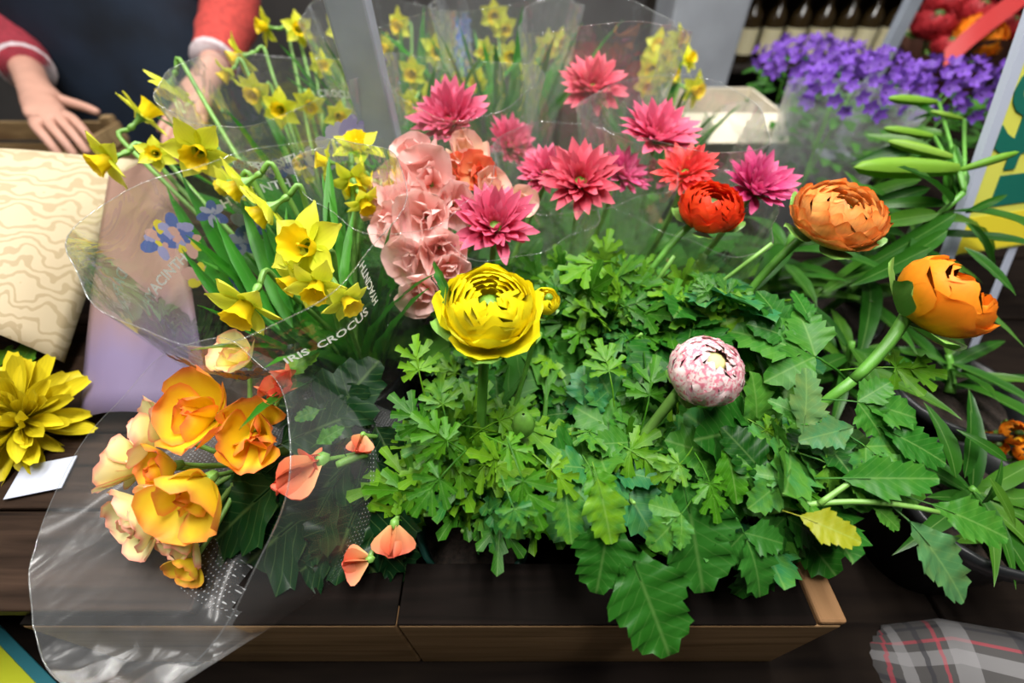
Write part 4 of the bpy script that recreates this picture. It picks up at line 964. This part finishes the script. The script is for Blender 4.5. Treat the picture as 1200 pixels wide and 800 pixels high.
# ================================================================== RIGHT: LILIES, SIGN, BELLFLOWERS
def lily(x, y, base, label, buds, n, L, rr, top):
    r_ = thing('lily_plant', (x, y, base), label, 'potted plant', 'lily plants along the right side'); pot(r_, 'black_pot', .06, .11)
    crown = r_.location+V(0, 0, .10)
    tp = Vector(top); stem(r_, crown, tp, .005, .003, (crown+tp)/2+V(.005, 0, 0))
    for i in range(n):
        f = .1+.85*i/n; p = crown.lerp(tp, f); a = i*2.4
        leaf_at(r_, 'lily', p, (math.cos(a), math.sin(a), rr.uniform(.1, .9)), (-math.cos(a)*.3, -math.sin(a)*.3-.1, 1), L*rr.uniform(.75, 1.15), rr)
    bm_ = mesh('bud', merge([lathe([(.001, 0), (.05, .05), (.075, .25), (.09, .5), (.085, .75), (.05, .93), (.001, 1)], 9)]), 'lily_bud')
    for (bx, by, bd, tx, ty, td) in buds:
        b = W(bx, by, bd); e = W(tx, ty, td); d = e-b
        ob('bud', bm_, r_, b-r_.location, axis_q(d), d.length)
        stem(r_, tp, b, .002, .002, None, 'stem_green', 'bud_stalk', 4)
    return r_
l1 = lily(.400, .430, TZ, 'lily plant with long pale green buds in front of the yellow sign', [(1125, 198, .48, 1000, 196, .47), (1122, 200, .48, 1195, 178, .46), (1118, 185, .50, 1040, 165, .52), (1100, 120, .60, 1040, 115, .60), (1095, 160, .56, 1035, 150, .57), (1130, 140, .56, 1090, 130, .57)], 26, .12, random.Random(61), W(1130, 225, .475))
for (bx, by, bd, tx, ty, td) in [(1110, 240, .47, 1040, 225, .46), (1120, 250, .46, 1050, 300, .43), (1130, 250, .46, 1200, 220, .44), (1130, 260, .46, 1195, 300, .43), (1110, 270, .45, 1060, 310, .42), (1100, 250, .46, 1020, 260, .44), (1120, 230, .48, 1150, 130, .52), (1090, 290, .44, 1010, 330, .42), (1130, 290, .45, 1200, 340, .42)]:
    leaf_between(l1, 'lily', W(bx, by, bd), W(tx, ty, td), (0, -.6, .8), 1.1)
for (bx, by, bd, tx, ty, td) in [(1100, 180, .53, 1020, 150, .55), (1110, 160, .56, 1050, 135, .58), (1090, 170, .54, 1010, 180, .55), (1120, 150, .56, 1110, 100, .60), (1100, 140, .58, 1060, 105, .62), (1080, 210, .5, 1000, 225, .5), (1090, 220, .49, 1010, 240, .48)]:
    leaf_between(l1, 'lily', W(bx, by, bd), W(tx, ty, td), (0, -.6, .8), 1.2)
l2 = lily(.345, .300, TZ, 'leafy lily plant behind the orange cupped ranunculus', [], 16, .09, random.Random(62), V(.345, .32, 1.03))
l3 = lily(.405, .175, TZ, 'low lily plant in the shade outside the crate', [], 16, .085, random.Random(63), V(.40, .185, .985))
for (bx, by, bd, tx, ty, td) in [(1120, 560, .36, 1110, 470, .37), (1130, 560, .36, 1150, 480, .37), (1160, 560, .35, 1200, 620, .34), (1180, 540, .35, 1140, 505, .35), (1150, 590, .36, 1195, 560, .34), (1180, 620, .36, 1120, 640, .36)]:
    leaf_between(l3, 'lily', W(bx, by, bd), W(tx, ty, td), (0, -.6, .8), 1.2)
l4 = lily(.315, .43, TZ, 'lily plant beneath the peach ranunculus', [], 22, .10, random.Random(64), V(.315, .44, 1.08))
l5 = lily(.47, .30, TZ, 'lily plant standing below the sign', [], 12, .09, random.Random(65), V(.47, .33, 1.0))
# orange blooms low right
mg = thing('marigold_plant', (.492, .238, TZ), 'small plant with rusty orange blooms in the shade', 'potted plant'); pot(mg, 'black_pot', .04, .07)
for k, (px, py, d) in enumerate(((1190, 507, .43), (1165, 520, .44), (1205, 530, .44))):
    c = W(px, py, d); ranunculus(mg, c, (-.2, -.5, .8), .011, 'ranunculus_orange', LAY('peony')[2:6], .8, 'center_dark', 4)
    stem(mg, mg.location+V(0, 0, .06), c-V(0, 0, .012), .002, .002)
# price sign
BL = V(.538, .463, 1.035); up = V(0, .094, .212).normalized(); rt = V(.117, .027, 0).normalized(); nr = rt.cross(up)
t = thing('price_sign', (BL.x, BL.y, TZ), 'yellow price sign with green dollar mark in pale frame', 'sign')
mt = Matrix((rt, up, nr)).transposed().to_4x4(); mt.translation = BL-t.location
def signbox(nm, x0, x1, y0, y1, z0, z1, mat): return ob(nm, mesh(nm, xf(box(x0, x1, y0, y1, z0, z1), mt), mat, False), t)
signbox('panel', 0, .24, 0, .27, -.003, 0, 'sign_yellow')
signbox('panel_band', .012, .238, .002, .045, 0, .0006, 'sign_band')
for (x0, x1, y0, y1) in ((-.008, .006, -.008, .278), (.236, .25, -.008, .278), (.006, .236, .268, .28)): signbox('frame', x0, x1, y0, y1, -.005, .003, 'sign_frame')
signbox('stake', .10, .112, -.165, 0, -.004, -.002, 'sign_frame')
def signtext(s, x, y, size):
    cu = bpy.data.curves.new('t', 'FONT'); cu.body = s; cu.size = size; cu.extrude = .0003; cu.resolution_u = 3; cu.offset = size*.022
    to = bpy.data.objects.new('t', cu); COL.objects.link(to); bpy.context.view_layer.update()
    me = bpy.data.meshes.new_from_object(to.evaluated_get(bpy.context.evaluated_depsgraph_get())); COL.objects.unlink(to); bpy.data.objects.remove(to)
    for v in me.vertices: v.co = mt @ Vector((v.co.x+x, v.co.y+y, v.co.z+.001))
    me.materials.append(M['sign_green']); ob('lettering', me, t)
signtext('$', .006, .115, .135)
signbox('mark', .035, .12, .055, .09, .0002, .001, 'sign_green')
signbox('mark', .075, .2, .222, .235, .0002, .001, 'sign_green')
# bellflowers
star = mesh('blossom', merge([xf(blade(1, .62, 4, 0, .1, -.15, False, .5, 1), Matrix.Rotation(k*2*PI/5, 4, 'Z') @ Matrix.Rotation(.35, 4, 'X')) for k in range(5)]+[lathe([(.14, 0), (.1, .25), (.001, .3)], 6)]), 'bellflower_purple')
def bell(x, y, base, C, rad, n, label, rr, cup_=True):
    r_ = thing('bellflower_plant', (x, y, base), label, 'potted plant', 'purple bellflowers at the back right'); pot(r_, 'black_pot', .05, .09)
    C = Vector(C)
    for i in range(n):
        zc = -.3+1.3*(i+.5)/n; a = i*2.4; h = math.sqrt(max(0, 1-zc*zc)); d = V(h*math.cos(a), h*math.sin(a), zc)
        p = C+V(d.x*rad[0], d.y*rad[1], d.z*rad[2])*rr.uniform(.8, 1.08)
        ob('blossom', star, r_, p-r_.location, axis_q(d+V(rr.uniform(-.4, .4), rr.uniform(-.6, .1), rr.uniform(-.1, .4)), i), rr.uniform(.012, .017))
    for i in range(110):
        a = i*2.4; h = rr.uniform(.3, 1)
        p = C+V(math.cos(a)*rad[0]*h, math.sin(a)*rad[1]*h, -rad[2]*rr.uniform(.2, 2.6)); leaf_at(r_, 'bell', p, (math.cos(a), math.sin(a), rr.uniform(-.2, .6)), (0, -.3, 1), rr.uniform(.025, .035), rr)
    for i in range(6): stem(r_, r_.location+V(0, 0, .08), C+V(rr.uniform(-.5, .5)*rad[0], rr.uniform(-.5, .5)*rad[1], 0), .002, .0015, None, 'stem_green', 'stem', 4)
    return r_
bell(.61, 1.10, TZ, W(950, 74, .97), (.115, .10, .045), 90, 'purple bellflower plant standing before the bottle shelf', random.Random(71))
bell(.545, .80, TZ, W(1000, 105, .79), (.10, .08, .06), 80, 'purple bellflower plant inside the tall clear sleeve', random.Random(72))
bell(.70, .82, TZ, W(1105, 108, .80), (.10, .08, .05), 70, 'purple bellflower plant beside the yellow sign', random.Random(73))
Sleeve((.545, .80, TZ+.01), (.555, .79, 1.12), .065, .105, .02, 4, .05, 1.7).build('tall clear sleeve around the middle bellflower plant', 'clear_cup')
Sleeve((.50, .93, TZ+.01), (.50, .93, 1.045), .055, .085, .01, 4, .02, 2.7).build('empty clear plastic sleeve standing beside the bellflowers', 'clear_cup')
# ================================================================== BACKGROUND
p = W(835, 135, .95)
t = thing('cardboard_box', (p.x, p.y, TZ), 'pale open cardboard box behind the sleeved gerberas', 'box')
for nm, b in (('side_panel', box(-.10, .10, -.085, -.08, 0, p.z-TZ+.03)), ('side_panel', box(-.10, .10, .08, .085, 0, p.z-TZ+.03)), ('end_panel', box(-.105, -.10, -.08, .08, 0, p.z-TZ+.03)), ('end_panel', box(.10, .105, -.08, .08, 0, p.z-TZ+.03)), ('bottom_panel', box(-.1, .1, -.08, .08, 0, .004)), ('flap', xf(box(-.1, .1, -.07, 0, -.002, .002), Matrix.Translation((0, -.083, p.z-TZ+.03)) @ Matrix.Rotation(.5, 4, 'X')))):
    ob(nm, mesh(nm, b, 'cardboard_pale', False), t)
p = WY(815, 30, 1.55)
t = thing('support_column', (p.x, 1.55, 0), 'broad grey painted column behind the double daffodils', 'column')
ob('shaft', mesh('shaft', box(-.10, .10, -.10, .10, .06, 2.8, .008), 'column_grey', False), t)
ob('plinth', mesh('plinth', box(-.13, .13, -.13, .13, 0, .06, .006), 'column_grey', False), t)
# shelf with bottles
SY = 2.0
p0 = WY(905, 47, SY)
t = thing('bottle_shelf', (p0.x+.1, SY, 0), 'dark shelf unit holding rows of labelled bottles', 'shelf')
for z in (p0.z-.26, p0.z-.06, p0.z+.20, p0.z+.46): ob('board', mesh('board', box(-.55, .75, -.12, .14, z-.02, z, .002), 'shelf_dark', False), t)
for x in (-.56, .75): ob('side_panel', mesh('side_panel', box(x-.01, x+.01, -.12, .14, 0, p0.z+.5), 'shelf_dark', False), t)
ob('back_panel', mesh('back_panel', box(-.55, .75, .14, .15, 0, p0.z+.5), 'shelf_dark', False), t)
bm1 = mesh('bottle_body', lathe([(.030, 0), (.034, .004), (.034, .13), (.028, .155), (.012, .175), (.012, .215)], 16, True), 'bottle_glass')
bm2 = mesh('bottle_wrap', lathe([(.0345, .03), (.0345, .11)], 16), 'bottle_label'); bm3 = mesh('bottle_cap', lathe([(.0135, .20), (.0135, .222), (.001, .223)], 10), 'bottle_cap')
for row, z in ((0, p0.z-.06), (1, p0.z+.20)):
    for i in range(14):
        b = thing('bottle', (t.location.x-.48+i*.086, SY-.05, z), ['dark bottle with cream label on the shelf behind the bellflowers', 'dark bottle with cream label on the higher shelf board'][row], 'bottle', ['bottles on the lower board', 'bottles on the higher board'][row])
        ob('body', bm1, b); ob('label_band', bm2, b); ob('cap', bm3, b)
# red bouquet top right
p = W(1125, 35, .98)
t = thing('wrapped_bouquet', (p.x+.05, p.y+.03, TZ), 'red and orange bouquet wrapped in brown paper with a red edge', 'bouquet')
f0 = V(0, 0, 0); top = p+V(.02, .02, -.02)-t.location
vs, fs, uv = grid(40, 6, lambda i, j: f0.lerp(top+V(0, 0, .0), j)+V(math.cos(i*2*PI)*(.02+.11*j), math.sin(i*2*PI)*(.02+.11*j)*.8, .02*math.sin(i*6*PI)*j))
ob('paper_cone', mk('paper_cone', vs, fs, 'brown_paper', uv), t)
fa, fb = W(1106, 84, .92), W(1215, -8, .90)
vs, fs, uv = grid(24, 3, lambda i, j: fa.lerp(fb, i)-t.location+V(.012*j, .045*j, .03*j+.006*math.sin(i*5)))
ob('red_fold', mk('red_fold', vs, fs, 'red_paper', uv), t)
for k, (dx, dy, dz, mt_, r_) in enumerate(((.0, -.06, .02, 'ranunculus_orange', .045), (-.07, .0, .035, 'rose_red', .04), (.03, .02, .05, 'rose_red', .04), (.08, -.02, .03, 'rose_red', .035), (-.02, .06, .06, 'rose_red', .04), (-.05, -.05, .0, 'rose_red', .03))):
    c = t.location+top+V(dx, dy, dz); ranunculus(t, c, (dx*3, dy*3-.3, 1), r_, mt_, LAY('peony')[1:8], .8, 'center_dark', 3, k)
    stem(t, t.location+V(0, 0, .01), c-V(0, 0, r_*.7), .003, .003)
p = W(1060, 20, .95)
t = thing('steel_post', (p.x, p.y, TZ), 'slim grey steel post beside the red bouquet', 'post')
ob('post_tube', mesh('post_tube', box(-.014, .014, -.010, .010, 0, .7, .002), 'steel', False), t); ob('base_plate', mesh('base_plate', box(-.04, .04, -.03, .03, 0, .005), 'steel', False), t)
# slatted basket near the vendor's hand
p = WZ(-10, 190, TZ+.10)
t = thing('slatted_basket', (p.x, p.y, TZ), 'pale slatted wooden basket under the vendor\'s hand', 'basket')
for k in range(3):
    z0 = .01+k*.045
    for y in (-.12, .12): ob('slat', mesh('slat', box(-.2, .2, y-.004, y+.004, z0, z0+.036), 'basket_wood', False), t)
    for x in (-.2, .2): ob('slat', mesh('slat', box(x-.004, x+.004, -.12, .12, z0, z0+.036), 'basket_wood', False), t)
for x in (-.19, .19):
    for y in (-.11, .11): ob('corner_post', mesh('corner_post', box(x-.01, x+.01, y-.01, y+.01, 0, .15), 'basket_wood', False), t)
ob('bottom_board', mesh('bottom_board', box(-.19, .19, -.11, .11, 0, .006), 'basket_wood', False), t)
# background crates at the far side
for k, (x, y, w_, h_, mt_, lab) in enumerate(((-.55, 2.3, .5, .62, 'cardboard', 'brown cardboard carton standing on the floor behind the vendor'), (-.05, 2.6, .5, .75, 'shelf_dark', 'dark bin standing on the floor behind the daffodils'), (.45, 2.9, .36, .70, 'brown_paper', 'dark brown carton standing on the floor behind the gerberas'))):
    t = thing('storage_box', (x, y, 0), lab, 'box')
    ob('body', mesh('body', box(-w_/2, w_/2, -.2, .2, 0, h_, .006), mt_, False), t)
    ob('lid', mesh('lid', box(-w_/2-.01, w_/2+.01, -.21, .21, h_, h_+.04, .006), mt_, False), t)

# ================================================================== PEOPLE
def skin_body(name, verts, edges, mat, root, sub=2):
    me = bpy.data.meshes.new(name); me.from_pydata([tuple(v[0]) for v in verts], edges, [])
    o = bpy.data.objects.new(name, me); COL.objects.link(o)
    md = o.modifiers.new('skin', 'SKIN'); md.use_smooth_shade = True
    for i, v in enumerate(verts):
        sv = me.skin_vertices[0].data[i]; sv.radius = (v[1], v[1] if len(v) < 3 else v[2]); sv.use_root = (i == root)
    s_ = o.modifiers.new('sub', 'SUBSURF'); s_.levels = sub; s_.render_levels = sub
    me.materials.append(M[mat]); return o
PX, PY = -.93, 1.30
vb = [((PX, PY, .95), .14, .11), ((PX, PY, 1.15), .13, .10), ((PX, PY, 1.36), .14, .10), ((PX, PY-.01, 1.50), .055), ((PX, PY-.03, 1.60), .075, .09), ((PX, PY-.03, 1.70), .075, .09)]
eb = [(0, 1), (1, 2), (2, 3), (3, 4), (4, 5)]
def chain(start, pts):
    k = start
    for p in pts:
        vb.append(p); eb.append((k, len(vb)-1)); k = len(vb)-1
    return k
lw = V(-.632, 1.075, 1.092); rw = V(-.985, 1.03, 1.090)
# viewer-right arm and hand
k = chain(2, [((PX+.19, PY, 1.40), .052), ((PX+.285, PY-.02, 1.18), .043), ((-.63, 1.16, 1.12), .037), (tuple(lw), .029), ((-.635, 1.00, 1.068), .030, .024), ((-.64, .955, 1.045), .034, .020)])
for dx, L in ((-.030, .9), (-.011, 1.0), (.009, .95), (.028, .78)):
    b = V(-.64+dx, .925, 1.030); chain(k, [(tuple(b), .0095), (tuple(b+V(-.004, -.035*L, -.016)), .0085), (tuple(b+V(-.010, -.052*L, -.040)), .0078), (tuple(b+V(-.012, -.052*L, -.058)), .007)])
chain(k-1, [((-.672, .975, 1.050), .011), ((-.690, .945, 1.032), .0095), ((-.697, .915, 1.018), .008)])
# viewer-left arm and hand
k = chain(2, [((PX-.19, PY, 1.40), .052), ((PX-.27, PY-.03, 1.18), .043), ((-1.09, 1.15, 1.125), .037), (tuple(rw), .029), ((-.925, .95, 1.072), .030, .024), ((-.885, .905, 1.055), .034, .020)])
dirh = V(.75, -.62, -.18).normalized(); side = V(.62, .75, 0)
for s_, L in ((-.030, .78), (-.010, .95), (.010, 1.0), (.029, .9)):
    b = V(-.885, .905, 1.055)+dirh*.032+side*s_; chain(k, [(tuple(b), .0095), (tuple(b+dirh*.036*L+V(0, 0, -.006)), .0085), (tuple(b+dirh*.056*L+V(0, 0, -.020)), .0078), (tuple(b+dirh*.066*L+V(0, 0, -.036)), .007)])
chain(k-1, [((-.895, .965, 1.062), .011), ((-.858, .965, 1.050), .0095), ((-.828, .958, 1.040), .008)])
# legs
for s_ in (-1, 1): chain(0, [((PX+s_*.10, PY, .85), .085), ((PX+s_*.11, PY-.01, .48), .058), ((PX+s_*.11, PY+.02, .10), .040), ((PX+s_*.11, PY-.10, .035), .036)])
pe = skin_body('person', vb, eb, 'skin', 0)
tag(pe, 'vendor in navy vest and red striped jumper resting both hands on the table', 'person')
def loft(rings, n=28):
    vs, fs, uv = [], [], []
    for j, (c, rx, ry) in enumerate(rings):
        for i in range(n+1):
            a = 2*PI*i/n; ca, sa = math.cos(a), math.sin(a)
            vs.append(Vector(c)+V(rx*math.copysign(abs(ca)**.8, ca), ry*math.copysign(abs(sa)**.8, sa), 0)); uv.append((i/n, j/(len(rings)-1)))
    for j in range(len(rings)-1):
        for i in range(n):
            a = j*(n+1)+i; fs.append((a, a+1, a+n+2, a+n+1))
    return vs, fs, uv
rings = []
for k in range(15):
    z = .62+k*.06; puff = .010*(k % 2)
    rx = .235 if z < 1.0 else .235-.02*(z-1.0); rx = rx if z < 1.38 else rx-.6*(z-1.38)
    rings.append(((PX, PY-.01, z), rx+puff, .165+puff-(.25*max(0, z-1.38))))
vest = ob('vest', mesh('vest', loft(rings), 'navy_cloth'), pe)
ob('jumper_collar', mesh('jumper_collar', loft([((PX, PY-.01, 1.44), .10, .09), ((PX, PY-.01, 1.50), .072, .072), ((PX, PY-.01, 1.53), .068, .068)]), 'red_knit'), pe)
def sleeve_arm(pts, rads, mat, stripe):
    o = ob('jumper_sleeve', mesh('jumper_sleeve', tube(pts, rads, 16), mat), pe)
    a, b = Vector(pts[-1]), Vector(pts[-2]); d = (b-a).normalized()
    for off, m_ in ((.0, stripe), (.024, mat), (.036, stripe)):
        if m_ != mat: ob('cuff_stripe', mesh('cuff_stripe', tube([a+d*off, a+d*(off+.012)], [rads[-1]+.0025, rads[-1]+.003], 16), 'cuff_stripe'), o)
def arm_pts(a, b, c, n=7):
    return [a.lerp(b, i/4) for i in range(4)]+[b.lerp(c, i/n)+V(0, 0, .003*math.sin(i*2)) for i in range(n+1)]
A = arm_pts(V(PX+.19, PY, 1.40), V(PX+.285, PY-.02, 1.17), lw+V(0, .012, .003)); sleeve_arm(A, [.075, .072, .07, .066, .062]+[.058-.0025*i+.002*(i % 2) for i in range(len(A)-5)], 'red_knit', 'cuff_stripe')
A = arm_pts(V(PX-.19, PY, 1.40), V(PX-.27, PY-.03, 1.17), rw+V(-.012, .015, .004)); sleeve_arm(A, [.075, .072, .07, .066, .062]+[.058-.0025*i+.002*(i % 2) for i in range(len(A)-5)], 'maroon_knit', 'cuff_stripe')
ob('hair', mesh('hair', xf(lathe([(.001, .115), (.06, .10), (.095, .05), (.105, -.01), (.10, -.07)], 18), Matrix.Translation((PX, PY-.015, 1.70))), 'hair_brown'), pe)
for s_ in (-.032, .032):
    ob('eye', mesh('eye', xf(lathe([(.001, .011), (.009, .006), (.011, 0), (.009, -.006), (.001, -.011)], 10), Matrix.Translation((PX+s_, PY-.112, 1.665))), 'shelf_dark'), pe)
for s_ in (-1, 1):
    ob('trouser_leg', mesh('trouser_leg', tube([V(PX+s_*.10, PY, .92), V(PX+s_*.11, PY, .5), V(PX+s_*.11, PY+.02, .09)], [.115, .085, .07], 14), 'jean_cloth'), pe)
# shopper's plaid arm bottom right
E = W(1034, 788, .39)
pts = [V(.98, -.10, 1.20), V(.80, -.04, 1.08), V(.62, .0, .965), V(.47, .03, .925), E+V(.06, 0, .0), E+V(.018, .0, -.004), E+V(.004, .004, -.022), E+V(.03, .01, -.06), V(.46, .06, .80), V(.64, .02, .76)]
vs = [(tuple(p), r_) for p, r_ in zip(pts, [.06, .055, .048, .04, .036, .033, .03, .03, .035, .04])]
pl = ob('person', mesh('person', tube(pts, [.075, .066, .056, .047, .041, .036, .026, .032, .04, .045], 20), 'plaid_wool'), None)
tag(pl, 'shopper\'s bent arm in a grey plaid wool sleeve outside the crate', 'person')
